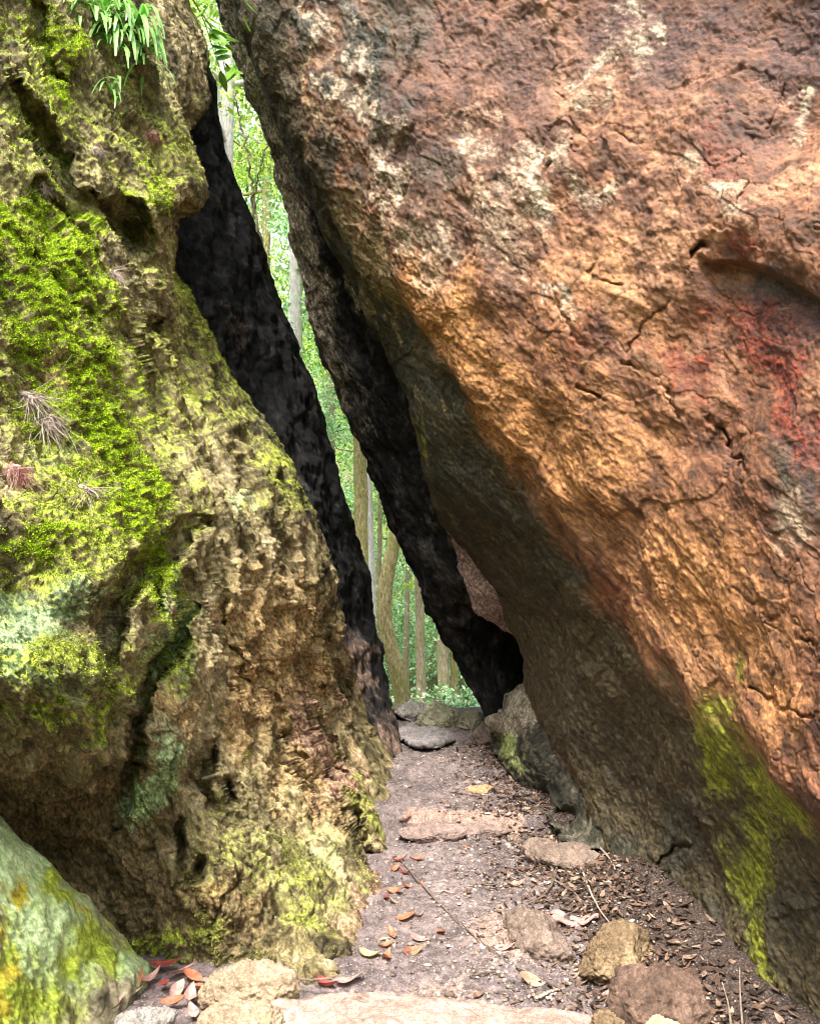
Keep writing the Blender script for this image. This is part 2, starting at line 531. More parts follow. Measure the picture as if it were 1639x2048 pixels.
LUMPS = [(350, 1230, 60, 90, 0, 0.09), (260, 1260, 40, 100, 10, 0.08), (130, 1080, 170, 90, 20, 0.12), (170, 1180, 120, 60, -10, 0.10),
         (370, 370, 45, 55, 0, 0.09), (60, 120, 60, 60, 0, 0.06), (300, 430, 60, 60, 40, 0.06), (310, 1460, 70, 80, -20, 0.08),
         (130, 700, 60, 220, -35, 0.06), (80, 1330, 160, 90, 0, 0.10), (200, 640, 50, 160, -35, 0.05), (445, 1580, 30, 60, 10, 0.05), (300, 1590, 50, 80, 20, 0.05)]

def left_depth(U, V):
    d = np.zeros(U.shape)
    U, V = warp(U, V, 12)
    for pts, w, dep in GROOVES:
        r, sd, al = poly_dist(U, V, pts)
        d += 2.6 * dep * np.exp(-(r / (1.25 * w)) ** 4) * (0.35 + 0.65 * np.sin(np.pi * np.clip(al * 0.9 + 0.08, 0, 1)))
    for (x, y, rx, ry, ang, s) in LUMPS:
        d -= 1.25 * s * blobs(U, V, [(x, y, rx, ry, ang, 1.0)])
    return d

LEFT_ATTR = {}
def left_disp(p, u, v):
    n = len(p)
    sm = 1 - 0.85 * np.clip(blobs(u, v, [(290, 1270, 120, 170, 0, 1.0), (280, 1500, 80, 160, 0, 0.8), (60, 1260, 130, 90, 0, 0.7)]), 0, 1)
    h = 0.07 * fbm(p * 1.7, 3, 0.5, 1)
    st = ridged(grainp(p, 5.0, 0.9, GL), 4, 0.5, 2)
    h += 0.046 * (st - 0.6) * sm
    # knobs and ledges of the upper part
    kn = fbm(p * 5.5, 4, 0.55, 5)
    h += 0.013 * kn * sm
    wf, rf = worley(grainp(p, 9.0, 5.0) + 0.25 * np.stack([perlin(p * 9, 1), perlin(p * 9, 2), perlin(p * 9, 3)], 1), 11)
    h += 0.022 * (rf - 0.5) * sm
    wf, rf = worley(grainp(p, 24.0, 13.0), 12)
    h += 0.011 * (rf - 0.5) * (0.4 + 0.6 * sm) * np.interp(u, [540, 740], [1.0, 0.4])
    # honeycomb weathering: pits along the bedding
    w1, r1 = worley(grainp(p, 11.0, 6.0, GL), 1)
    pit = np.clip(1 - w1 / 0.62, 0, 1) ** 0.7
    pm = blobs(u, v, [(560, 1080, 130, 150, 20, 1.0), (610, 1250, 90, 240, -12, 1.0), (560, 1400, 120, 140, 0, 0.6), (400, 760, 120, 160, -30, 0.35), (640, 1500, 100, 140, 0, 0.6), (500, 930, 90, 100, 0, .6)])
    graz = np.interp(u, [560, 760], [1.0, 0.6])
    pit = sstep(0.50, 0.30, w1 + 0.06 * perlin(p * 40, 6)) + 0.4 * sstep(0.62, 0.45, w1)
    pm = np.clip(1.7 * pm - 0.15, 0, 1)
    h -= 0.10 * pit * pm * (r1 > 0.25) * graz
    w2, r2 = worley(grainp(p, 5.0, 2.6, GL), 4)
    up = blobs(u, v, [(300, 600, 220, 420, -30, 1.0), (300, 250, 160, 250, 0, 1.0), (120, 250, 160, 250, 0, 0.8)])
    h -= 0.16 * np.clip(1 - w2 / 0.5, 0, 1) ** 0.8 * up * (r2 > 0.5)
    # bark-like vertical splits low down near the path
    low = blobs(u, v, [(660, 1620, 160, 330, -8, 1.0), (520, 1700, 240, 260, 0, 0.7), (700, 1400, 90, 260, 0, 1.0)])
    sp = np.abs(perlin(grainp(p, 13.0, 1.7, GL), 9))
    h -= 0.035 * np.clip(1 - sp / 0.13, 0, 1) * low
    sp = np.abs(perlin(grainp(p, 8.0, 2.2, GL), 19) + 0.2 * perlin(p * 20, 3))
    h -= 0.028 * np.clip(1 - sp / 0.12, 0, 1) * (0.4 + low)
    # grit
    rg = ridged(grainp(p, 15, 8), 4, 0.6, 12) - 0.7
    h += np.interp(u, [560, 760], [1.0, 0.55]) * (0.010 * rg * (0.35 + 0.65 * sm) - 0.012 * np.clip(-rg - 0.1, 0, 1) + 0.007 * fbm(p * 26, 3, 0.65, 11)) + np.interp(u, [540, 740], [1.0, 0.3]) * 0.006 * fbm(grainp(p, 90, 50), 2, 0.6, 14)
    # moss cushions
    wob = 60 * fbm(p * 4.0, 3, 0.6, 21); wob2 = 60 * fbm(p * 4.0 + 31, 3, 0.6, 22)
    uu, vv = u + wob, v + wob2
    lime = blobs(uu, vv, [(30, 640, 80, 220, -30, 1.0), (130, 520, 60, 150, -32, 1.0), (185, 880, 62, 230, -28, 1.1), (265, 1020, 60, 130, -20, 1.05), (130, 760, 90, 220, -32, 0.95),
                          (110, 130, 34, 100, -12, 0.95), (240, 200, 30, 40, 0, 0.6), (280, 380, 50, 60, 0, 0.55), (305, 1130, 50, 90, 0, 0.9), (90, 1090, 130, 40, 10, 0.65), (20, 560, 60, 200, -30, 0.85), (40, 40, 50, 60, 0, 0.5)])
    moss = blobs(uu, vv, [(100, 700, 200, 480, -28, 1.0), (90, 200, 140, 260, 0, 0.85), (300, 330, 120, 180, 0, 0.75), (200, 1000, 200, 160, 0, 1.0), (130, 1130, 200, 100, 0, 0.9),
                          (340, 1180, 60, 140, 0, 0.85), (420, 640, 110, 260, -30, 0.75), (110, 1370, 190, 100, 0, 1.05), (330, 1250, 70, 120, 0, 0.9), (310, 1540, 70, 90, 0, 0.5), (560, 950, 110, 120, -35, 0.6),
                          (600, 1760, 150, 150, 0, 0.47), (410, 1850, 50, 70, 0, 0.6), (320, 1915, 50, 30, 0, 0.9), (750, 1640, 50, 90, 0, 0.55), (490, 1700, 130, 150, 0, 0.42), (370, 760, 170, 200, -20, 0.6)])
    mint = blobs(uu, vv, [(90, 1340, 110, 60, 10, 0.75), (230, 1420, 60, 60, 0, 0.6), (345, 1180, 40, 60, 0, .9), (60, 1215, 130, 46, -8, 1.1), (30, 1290, 80, 60, 0, 0.95), (345, 1240, 45, 100, 0, 1.1), (300, 1560, 55, 110, 15, 1.1), (290, 1300, 50, 60, 0, 0.7), (90, 900, 90, 60, 20, 0.55), (480, 1010, 40, 40, 0, 0.6), (260, 560, 30, 40, 0, 0.5), (640, 1700, 60, 80, 0, .45), (100, 1000, 60, 50, 0, 0.5)])
    ochre = blobs(uu, vv, [(560, 1330, 140, 220, -10, 0.9), (340, 1420, 90, 70, 0, 0.7), (440, 1790, 70, 60, 0, 0.8), (60, 770, 70, 40, 20, 0.6), (640, 1560, 120, 130, 0, 0.75), (480, 1450, 80, 120, 0, 0.7)])
    brown = blobs(uu, vv, [(150, 1640, 280, 170, 10, 1.0), (330, 1800, 200, 110, 25, 1.0), (90, 1540, 170, 60, 0, 0.7)])
    pink = blobs(uu, vv, [(640, 1480, 50, 110, -15, 0.95), (690, 1560, 70, 60, 0, 0.8), (720, 1280, 40, 120, 0, 0.5), (600, 1080, 40, 60, 0, 0.5), (750, 1800, 50, 120, 10, 0.75), (730, 1930, 40, 60, 0, 0.8)])
    cush = fbm(p * 30, 2, 0.6, 33)
    h += np.clip(moss + 0.3 * cush - 0.35, 0, 1) * (0.018 + 0.016 * cush) + np.clip(lime - 0.3, 0, 1) * 0.03 * (1 + 1.2 * cush)
    LEFT_ATTR.update(moss=moss, lime=lime, mint=mint, ochre=ochre, brown=brown, pink=pink)
    return h

MAT_LEFT = rock_material("mossy_rock", (0.055, 0.043, 0.02), (0.27, 0.215, 0.10), (0.58, 0.48, 0.29), [
    ('ochre', (0.31, 0.18, 0.06), (0.58, 0.41, 0.20), 0.3, 1.2),
    ('pink', (0.30, 0.155, 0.09), (0.58, 0.38, 0.26), 0.3, 1.1),
    ('brown', (0.10, 0.068, 0.03), (0.22, 0.155, 0.075), 0.35, 1.0),
    ('mint', (0.24, 0.36, 0.15), (0.52, 0.64, 0.36), 0.25, 1.0),
    ('moss', (0.15, 0.20, 0.02), (0.44, 0.50, 0.055), 0.28, 1.6),
    ('lime', (0.24, 0.40, 0.006), (0.54, 0.72, 0.012), 0.28, 0.9)], contrast=1.15, streak=0.8, bump=1.25, spec=0.3)

rows = dense(-30, 2060, 2.3, -420, 2240)
sh = shell(rows, [(-420, -1000), (2240, -1000)], RIM, LEFT_TPS, 520, split=(0.87, 0.58), wrap='R', back=3.2, out=1.6, fillet=70, fr=0.22, depth_fn=left_depth, disp_fn=left_disp, curl=0.5, wrap_len=1.2)
def pad_attr(sh, attrs):
    idx, n = sh[5]; R, m = idx.shape
    out = {}
    for k, a in attrs.items():
        a = a.reshape(R, n)
        out[k] = np.concatenate([np.concatenate([a, a[:, -1:], a[:, :1]], 1).ravel(), [0, 0]])
    return out
# moss keeps to the faces that look up
lv_, lf_, luu, lvv, lff, (lidx, ln) = sh
R_, m_ = lidx.shape
grid = lv_[:lidx.size].reshape(R_, m_, 3)
nrm = np.cross(np.gradient(grid, axis=1), np.gradient(grid, axis=0)); nrm /= np.linalg.norm(nrm, axis=2)[..., None] + 1e-9
if ((CAM - grid) * nrm).sum(2)[:, :ln].mean() < 0: nrm = -nrm
ups = np.clip(0.62 + 0.9 * nrm[:, :ln, 2], 0.15, 1.15).ravel()
for k_ in ('moss', 'lime'): LEFT_ATTR[k_] = LEFT_ATTR[k_] * ups
LEFT_ATTR['mint'] = LEFT_ATTR['mint'] * (0.6 + 0.4 * ups)
LEFT_ATTR['moss'] = LEFT_ATTR['moss'] * 1.05
nrm = nrm.reshape(-1, 3)
left_obj = add_shell("mossy_boulder", sh, MAT_LEFT, pad_attr(sh, LEFT_ATTR), "huge moss covered boulder with pitted face on the left of the path", 'boulder', 'boulders of the rock passage')
LEFT_SH = sh

# ================================================================== the dark inner wall behind it
INNER_TPS = TPS([(250, 0, 5.4), (430, 130, 6.0), (300, 400, 5.3), (520, 470, 6.3), (345, 560, 5.2), (553, 560, 6.4), (420, 750, 5.5), (640, 800, 6.6),
    (560, 1000, 5.7), (715, 1070, 6.8), (650, 1300, 5.9), (775, 1350, 6.7), (720, 1500, 5.75), (812, 1530, 5.85), (780, 1700, 5.3), (700, 1700, 5.2), (200, -420, 5.4), (300, -400, 6.0)])
INNER_ATTR = {}
def inner_disp(p, u, v):
    h = 0.06 * fbm(p * 1.6, 3, 0.5, 41) + 0.04 * fbm(p * 5, 3, 0.5, 42)
    h += 0.03 * ridged(grainp(p, 4.5, 0.9, GD), 4, 0.55, 43) + 0.012 * fbm(p * 14, 4, 0.6, 44)
    INNER_ATTR.update(warm=blobs(u + 40 * fbm(p * 5, 2, .5, 3), v, [(715, 1330, 30, 90, -8, 0.8), (770, 1490, 40, 70, 0, 0.8), (460, 660, 14, 110, -22, 0.5), (690, 1420, 50, 100, 0, 0.5)]))
    return h
MAT_SHADED = rock_material("shade_darkened_rock", (0.004, 0.004, 0.0045), (0.010, 0.0095, 0.010), (0.05, 0.046, 0.042), [  # dark stone, with the crevice's shade put into its near-black colour
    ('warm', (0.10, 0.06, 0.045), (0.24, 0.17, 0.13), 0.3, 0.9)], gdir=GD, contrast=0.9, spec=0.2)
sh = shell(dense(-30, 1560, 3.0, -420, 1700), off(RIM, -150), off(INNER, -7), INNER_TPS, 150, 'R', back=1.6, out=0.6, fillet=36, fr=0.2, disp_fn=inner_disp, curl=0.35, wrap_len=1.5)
add_shell("rock_wall", sh, MAT_SHADED, pad_attr(sh, INNER_ATTR), "black shaded rock wall behind the mossy boulder, left edge of the bright gap", 'rock wall', 'boulders of the rock passage')

# ================================================================== the leaning dark slab behind the right boulder
SLAB_TPS = TPS([(440, 70, 6.0), (575, 480, 6.2), (690, 840, 6.3), (780, 1070, 6.4), (885, 1290, 6.45), (966, 1440, 6.35), (700, 400, 5.75), (900, 900, 5.85),
    (930, 1150, 6.0), (1010, 1300, 6.8), (1100, 1300, 6.9), (1020, 1430, 6.5), (640, 200, 5.7), (500, -300, 5.7), (700, -400, 5.6), (300, -420, 6.0), (1050, 1100, 6.2)])
SLAB_ATTR = {}
def slab_disp(p, u, v):
    h = 0.06 * fbm(p * 1.8, 3, 0.5, 51) + 0.03 * fbm(p * 5, 3, 0.5, 52)
    h += 0.04 * ridged(grainp(p, 4.5, 1.0, GD), 4, 0.55, 53) + 0.02 * fbm(p * 11, 4, 0.6, 54)
    r, sd, al = poly_dist(u, v, [(530, 60), (600, 330), (655, 500), (720, 600), (815, 790)])
    h += 0.05 * np.exp(-(r / 22) ** 2)
    dl = u - np.interp(v, [a for a, b in SLAB], [b for a, b in SLAB])
    wob = 26 * fbm(p * 6, 3, 0.6, 55)
    pale = np.clip(1.15 - (dl + wob) / 85, 0, 1) * np.clip(1.45 - v / 800, 0, 1)  # tan front edge, made paler in colour for light from the gap
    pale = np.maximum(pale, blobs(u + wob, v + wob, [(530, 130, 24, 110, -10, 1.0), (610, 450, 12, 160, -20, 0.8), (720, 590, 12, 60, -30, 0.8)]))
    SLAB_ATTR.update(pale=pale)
    return h
MAT_SLAB = rock_material("shade_darkened_slab", (0.004, 0.004, 0.004), (0.014, 0.0125, 0.012), (0.075, 0.066, 0.058), [  # shade of the slit is part of this near-black base colour
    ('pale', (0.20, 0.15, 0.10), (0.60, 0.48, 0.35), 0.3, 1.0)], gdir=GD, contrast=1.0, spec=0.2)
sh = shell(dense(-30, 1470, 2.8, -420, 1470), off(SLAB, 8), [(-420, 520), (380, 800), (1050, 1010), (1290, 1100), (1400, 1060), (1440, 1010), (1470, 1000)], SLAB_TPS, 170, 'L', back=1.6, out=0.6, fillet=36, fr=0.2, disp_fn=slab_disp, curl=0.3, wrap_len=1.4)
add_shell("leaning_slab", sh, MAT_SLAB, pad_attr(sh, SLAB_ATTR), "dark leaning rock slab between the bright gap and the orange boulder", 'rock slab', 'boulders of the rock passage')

# ================================================================== the overhanging orange boulder on the right
RIGHT_TPS = TPS([(2600, -400, 1.9), (2600, 500, 1.6), (2600, 1200, 1.5), (2600, 2240, 1.45), (330, -400, 5.6), (470, 50, 5.4), (610, 380, 5.25), (760, 680, 5.1), (850, 960, 5.05), (935, 1100, 5.1), (1036, 1290, 5.1), (1076, 1450, 4.85), (1130, 1590, 4.55),
    (1158, 1660, 4.3), (1240, 1800, 3.6), (1300, 1880, 3.3), (1370, 1970, 2.95), (1420, 2048, 2.7), (1520, 2240, 2.35),
    (800, 100, 4.5), (800, 400, 4.55), (900, 600, 4.3), (1050, 850, 4.0), (1050, 200, 3.9), (1100, 500, 3.7), (1350, 100, 3.3), (1350, 500, 3.1), (1300, 900, 3.25),
    (1639, 0, 2.8), (1639, 400, 2.6), (1639, 800, 2.5), (1639, 1200, 2.35), (1400, 1200, 2.95), (1200, 1150, 3.7), (1639, 1600, 2.25), (1400, 1500, 3.05), (1250, 1400, 3.8),
    (1300, 1650, 3.65), (1500, 1800, 2.7), (1639, 2048, 2.2), (1500, 2048, 2.5), (1900, 0, 2.2), (1900, 1000, 2.0), (1900, 2000, 1.85), (1900, -400, 2.3), (1000, -400, 4.2), (700, -400, 5.0), (1900, 2240, 1.85), (1160, 1400, 4.3)])
RIDGE = [(560, -60), (620, 180), (700, 400), (780, 560), (890, 650), (950, 800), (1060, 920), (1130, 1060), (1250, 1230), (1390, 1380), (1560, 1560), (1760, 1720)]
CRACKS = [([(1410, 830), (1460, 900), (1510, 965)], 7, 0.06), ([(1500, 380), (1440, 450), (1400, 500)], 4, 0.02), ([(1400, 492), (1385, 515), (1368, 530)], 8, 0.07), ([(1330, 590), (1290, 640), (1250, 700)], 4, 0.02),
          ([(1180, 540), (1240, 575)], 5, 0.035), ([(1100, 555), (1125, 620), (1180, 690)], 6, 0.045), ([(1175, 770), (1225, 800)], 6, 0.05),
          ([(1300, 1760), (1390, 1650), (1420, 1600)], 7, 0.07), ([(1090, 60), (1110, 160), (1150, 300)], 5, 0.02), ([(1220, 260), (1300, 300), (1420, 220)], 4, 0.02),
          ([(1250, 720), (1310, 760), (1360, 830)], 5, 0.03), ([(1560, 170), (1520, 280), (1440, 380)], 4, 0.02), ([(1480, 1180), (1560, 1240), (1639, 1290)], 7, 0.035),
          ([(1500, 1380), (1570, 1410), (1660, 1440)], 6, 0.035), ([(1540, 1240), (1600, 1300), (1680, 1340)], 5, 0.03), ([(1330, 1800), (1380, 1880), (1440, 1960)], 14, 0.07),
          ([(960, 1130), (1010, 1230), (1050, 1340)], 12, 0.05)]
def right_depth(U, V):
    d = np.zeros(U.shape)
    r, sd, al = poly_dist(U, V, RIDGE)
    s = r * sd                                   # positive = below-left of the ridge
    amp = np.interp(al, [0, 0.25, 0.4, 0.7, 1.0], [0.02, 0.10, 0.26, 0.30, 0.22])
    d += amp * (1 - np.exp(-np.clip(s, 0, None) / 90.0)) - 0.06 * np.exp(-(s / 60.0) ** 2)
    # rounded lobe with a shaded undercut on the right
    led = [(1392, 500), (1420, 520), (1500, 525), (1560, 545), (1639, 590), (1760, 660)]
    r, sd, al = poly_dist(U, V, led)
    s = r * sd                                   # positive = below
    d += 0.10 * np.exp(-np.clip(s, 0, None) / 90) * sstep(-4, 16, s) * sstep(1380, 1440, U)
    d -= 0.07 * blobs(U, V, [(1500, 430, 110, 80, 20, 1.0), (1640, 480, 120, 90, 20, 1.0)])
    U, V = warp(U, V, 16, 45)
    vary = np.clip(0.55 + 1.2 * fbm(np.stack([U.ravel() / 70, V.ravel() / 70, U.ravel() * 0], 1), 2, 0.5, 133).reshape(U.shape), 0.05, 1)
    for pts, w, dep in CRACKS:
        r, sd, al = poly_dist(U, V, pts)
        d += dep * vary * np.exp(-(r / (0.75 * w)) ** 2)
    return d
RIGHT_ATTR = {}
def right_disp(p, u, v):
    h = 0.07 * fbm(p * 1.3, 3, 0.5, 61)
    g = grainp(p, 5.0, 1.1, GR)
    h += 0.010 * (ridged(g, 3, 0.5, 62) - 0.5)
    up = sstep(1000, 300, v)
    fl = grainp(p, 22.0, 8.0, GL)
    h += (0.002 + 0.006 * up) * fbm(fl, 3, 0.6, 64)
    h += 0.010 * fbm(p * 5, 3, 0.5, 65)
    # spalls: plates with sharp scalloped edges
    w, r = worley(np.stack([p[:, 0] * 3.2, p[:, 1] * 3.2, p[:, 2] * 2.2], 1) + 0.4 * np.stack([perlin(p * 5, 1), perlin(p * 5, 2), perlin(p * 5, 3)], 1), 3)
    h += 0.022 * (r - 0.5)
    w, r = worley(grainp(p, 10.0, 4.0, GR) + 0.3 * np.stack([perlin(p * 9, 1), perlin(p * 9, 2), perlin(p * 9, 3)], 1), 13)
    h += 0.008 * (r - 0.5)
    cr = np.abs(perlin(grainp(p, 6.0, 1.2, GR) + 0.35 * np.stack([perlin(p * 14, 7), perlin(p * 14, 8), perlin(p * 14, 9)], 1), 68))
    h -= 0.009 * np.clip(1 - cr / 0.03, 0, 1) * sstep(0.1, 0.4, fbm(p * 1.5, 2, .5, 70))
    h += 0.0035 * fbm(p * 30, 3, 0.65, 66) + 0.0025 * fbm(grainp(p, 80, 36), 2, 0.6, 67)
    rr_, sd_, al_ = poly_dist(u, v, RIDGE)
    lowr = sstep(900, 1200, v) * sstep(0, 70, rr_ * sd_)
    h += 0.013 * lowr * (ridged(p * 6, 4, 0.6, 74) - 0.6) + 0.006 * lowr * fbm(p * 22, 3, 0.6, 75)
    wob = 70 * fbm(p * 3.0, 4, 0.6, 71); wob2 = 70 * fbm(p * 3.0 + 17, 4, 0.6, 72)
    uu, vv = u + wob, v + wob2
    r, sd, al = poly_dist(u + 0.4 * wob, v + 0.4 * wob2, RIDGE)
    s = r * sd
    under = sstep(-10, 60, s) * np.clip(1.35 - 0.5 * blobs(u, v, [(1100, 1500, 200, 300, -25, 1.0)]), 0, 1)  # shade of the overhang painted as darker colour below the ridge
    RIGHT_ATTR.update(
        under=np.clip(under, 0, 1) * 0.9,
        gold=blobs(uu, vv, [(1120, 1270, 14, 120, -26, 0.75), (1160, 1440, 12, 120, -22, 0.7), (1340, 1560, 14, 120, -32, 0.65), (1260, 1380, 12, 110, -30, 0.65), (930, 680, 80, 190, -32, 1.0), (1050, 830, 100, 150, -40, 0.9), (1180, 940, 160, 170, -40, 0.7), (1400, 1200, 170, 250, -40, 0.7), (1180, 600, 120, 150, 0, 0.5), (1560, 1420, 100, 140, -40, 0.6), (1300, 650, 90, 90, 0, 0.5)]),
        red=blobs(uu, vv, [(1180, 1350, 22, 130, -25, 0.75), (1300, 1470, 26, 140, -30, 0.7), (1240, 1230, 22, 110, -35, 0.6), (1420, 1600, 30, 100, -30, 0.6), (1350, 1720, 30, 90, -25, 0.6), (1545, 720, 55, 150, -25, 0.95), (1610, 850, 45, 160, -20, 1.0), (1470, 690, 30, 90, -35, 0.8), (1360, 740, 40, 110, -40, 0.8), (1300, 720, 30, 60, -40, 0.7), (1500, 480, 70, 40, 20, 0.7), (1400, 620, 60, 60, 0, 0.6), (1150, 700, 60, 80, 0, 0.5), (960, 1110, 20, 80, -25, 1.0), (1110, 1400, 20, 70, -12, 1.0), (1040, 1260, 16, 60, -20, .9), (1470, 330, 60, 80, 0, .5)]),
        purple=blobs(uu, vv, [(1000, 110, 190, 150, 0, 0.75), (1500, 250, 140, 130, 0, 0.65), (820, 260, 80, 200, -15, 0.7), (1200, 700, 50, 90, -20, 0.7), (1250, 400, 120, 60, 20, 0.5), (1330, 60, 260, 140, 0, 0.85), (1600, 80, 130, 120, 0, 0.9), (1600, 640, 90, 90, 20, 0.95), (1639, 900, 40, 110, -10, 1.0), (1050, 250, 130, 160, 0, 0.55), (880, 60, 100, 100, 0, 0.6), (1639, 980, 50, 120, 0, 0.9), (1420, 1750, 150, 160, 0, 0.85), (1250, 1640, 80, 120, -20, 0.7), (1600, 1900, 100, 200, 0, 0.95)]),
        black=blobs(uu, vv, [(1170, 1480, 40, 130, -25, 0.6), (1390, 1660, 80, 80, -30, 0.75), (1560, 1800, 90, 90, -20, 0.65), (1280, 1560, 40, 110, -30, 0.55), (1400, 1880, 60, 90, -20, 0.8), (690, 490, 40, 90, -25, 0.8), (770, 640, 50, 90, -25, 0.9), (850, 790, 50, 100, -25, 0.9), (930, 930, 60, 90, -30, 0.9), (1010, 1030, 70, 80, -35, 0.85), (1110, 1130, 70, 70, -40, 0.75), (1050, 1200, 40, 80, -25, 0.5), (1600, 960, 60, 110, -10, 0.7), (720, 120, 60, 230, -14, 1.0), (800, 40, 80, 110, 0, 0.7), (880, 340, 50, 110, -20, 0.6), (1560, 590, 110, 40, 15, 0.6), (590, 80, 50, 190, -14, 0.85), (660, 330, 40, 120, -20, 0.75), (700, 560, 40, 120, -20, 0.6), (800, 760, 50, 130, -25, 0.75), (900, 960, 70, 110, -35, 0.75), (1230, 1740, 60, 80, 0, 0.9), (1330, 1850, 60, 130, -30, 0.9), (1450, 1980, 60, 120, -20, 0.8), (1000, 1000, 60, 90, -30, .5)]),
        pale=blobs(uu, vv, [(1060, 400, 32, 80, -20, 1.0), (1240, 120, 42, 50, -30, 0.95), (930, 290, 45, 60, 0, 0.75), (1280, 20, 40, 30, 0, 0.7), (1605, 200, 26, 50, 0, 0.95), (1100, 590, 14, 60, -25, 0.9), (1480, 390, 60, 40, 10, 0.65), (1180, 370, 50, 40, 0, 0.6), (1580, 1080, 40, 60, -30, 0.6), (980, 480, 70, 110, -25, 0.5), (800, 330, 30, 90, -10, 0.7), (720, 200, 20, 160, -12, 0.75), (770, 420, 24, 100, -16, 0.75), (620, 60, 20, 100, -12, 0.7), (1120, 320, 40, 60, -20, 0.6), (1200, 220, 30, 60, -20, 0.6), (1400, 340, 60, 40, 0, 0.5), (850, 480, 40, 110, -20, 0.6), (1010, 380, 60, 80, 0, .5)]),
        tan=blobs(uu, vv, [(640, 180, 30, 150, -12, 0.7), (750, 500, 40, 80, -20, 0.8), (700, 480, 28, 80, -20, 0.9), (760, 590, 30, 60, -30, .9), (840, 870, 10, 80, -10, 0.8)]),
        green=blobs(u + 0.4 * wob, v + 0.4 * wob2, [(1440, 1500, 46, 100, -12, 1.0), (1560, 1610, 34, 70, -50, 1.0), (1420, 1400, 40, 40, 0, 0.7), (1490, 1740, 48, 80, 0, 0.95), (1530, 1900, 26, 110, -6, 0.95), (1550, 2030, 24, 60, 0, 0.9), (1470, 1330, 20, 50, 0, 0.7), (845, 880, 9, 60, -8, 0.8), (1510, 1560, 40, 50, 0, .8), (1500, 1660, 50, 60, 0, 0.75)]))
    return h
MAT_RIGHT = rock_material("orange_rock", (0.036, 0.014, 0.007), (0.17, 0.069, 0.032), (0.39, 0.20, 0.105), [
    ('gold', (0.23, 0.086, 0.026), (0.51, 0.25, 0.09), 0.4, 1.0),
    ('purple', (0.040, 0.019, 0.014), (0.125, 0.058, 0.042), 0.4, 1.1),
    ('red', (0.055, 0.010, 0.006), (0.21, 0.040, 0.016), 0.5, 1.9),
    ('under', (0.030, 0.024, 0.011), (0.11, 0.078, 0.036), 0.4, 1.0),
    ('black', (0.012, 0.011, 0.007), (0.075, 0.066, 0.042), 0.42, 1.5),
    ('tan', (0.15, 0.10, 0.045), (0.32, 0.23, 0.11), 0.3, 1.0),
    ('pale', (0.22, 0.145, 0.09), (0.48, 0.38, 0.27), 0.36, 2.0),
    ('green', (0.09, 0.095, 0.008), (0.25, 0.26, 0.018), 0.35, 1.3)], gdir=GR, grain=0.17, grain2=0.5, contrast=0.75, streak=0.85, spec=0.45, bump=0.6, rough=0.78)
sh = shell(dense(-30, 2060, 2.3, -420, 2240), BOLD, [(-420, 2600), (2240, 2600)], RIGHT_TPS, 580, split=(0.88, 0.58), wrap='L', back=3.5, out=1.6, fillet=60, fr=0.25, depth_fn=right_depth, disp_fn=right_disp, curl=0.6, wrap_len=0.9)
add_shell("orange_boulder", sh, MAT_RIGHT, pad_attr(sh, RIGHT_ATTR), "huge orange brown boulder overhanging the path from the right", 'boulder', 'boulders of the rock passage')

# ================================================================== the lichen boulder in the near left corner
LICH_TPS = TPS([(-60, 1600, 2.66), (0, 1640, 2.66), (130, 1762, 2.85), (225, 1850, 2.95), (310, 1958, 3.0), (0, 1850, 2.25), (120, 1950, 2.5), (230, 2048, 2.68), (0, 2048, 2.1), (-300, 1600, 2.2), (-300, 2048, 1.8), (-300, 2250, 1.75), (200, 2250, 2.3), (0, 2250, 2.0)])
LICH_ATTR = {}
def lich_disp(p, u, v):
    wob = 40 * fbm(p * 6, 3, 0.6, 81); wob2 = 40 * fbm(p * 6 + 9, 3, 0.6, 82)
    uu, vv = u + wob, v + wob2
    LICH_ATTR.update(
        mint=blobs(uu, vv, [(40, 1760, 80, 140, -30, 1.3), (120, 1880, 90, 110, 0, 1.3), (280, 1930, 50, 50, 0, 0.9), (10, 1680, 50, 60, 0, 0.9), (60, 1960, 60, 50, 0, .6)]),
        moss=blobs(uu, vv, [(120, 1800, 40, 60, -40, 0.9), (200, 1900, 70, 80, -40, 1.0), (60, 2000, 140, 90, 0, 0.9), (30, 1900, 50, 80, 0, 0.8), (110, 1740, 40, 30, 40, 1.0)]),
        gold=blobs(uu, vv, [(40, 1790, 24, 40, -20, 0.9), (40, 1940, 30, 50, 0, 0.9), (20, 2010, 30, 30, 0, 0.9), (170, 1830, 18, 14, 0, 0.8), (5, 1850, 20, 30, 0, 0.7)]))
    r, sd, al = poly_dist(u, v, [(245, 1905), (240, 1960), (246, 2048)])
    return 0.035 * fbm(p * 3, 3, 0.5, 83) + 0.012 * fbm(p * 12, 4, 0.6, 84) + 0.004 * fbm(p * 45, 2, 0.6, 85) - 0.02 * np.exp(-(r / 6) ** 2)
MAT_LICH = rock_material("lichen_rock", (0.14, 0.12, 0.07), (0.30, 0.26, 0.16), (0.46, 0.40, 0.27), [
    ('mint', (0.46, 0.64, 0.26), (0.68, 0.84, 0.46), 0.35, 0.7),
    ('moss', (0.28, 0.38, 0.03), (0.56, 0.66, 0.08), 0.28, 1.4),
    ('gold', (0.36, 0.30, 0.02), (0.60, 0.50, 0.04), 0.3, 1.5)], contrast=0.6, streak=0.35, grain=0.8)
sh = shell(dense(1590, 2060, 2.3, 1560, 2250), [(1560, -300), (2250, -300)], [(1560, -90), (1600, -50), (1635, 2), (1700, 62), (1760, 132), (1800, 180), (1850, 226), (1900, 266), (1940, 302), (1965, 316), (2000, 285), (2048, 240), (2250, 200)],
           LICH_TPS, 170, 'R', back=0.7, out=0.8, fillet=40, fr=0.08, disp_fn=lich_disp, curl=0.8, wrap_len=0.35, wrapn=24)
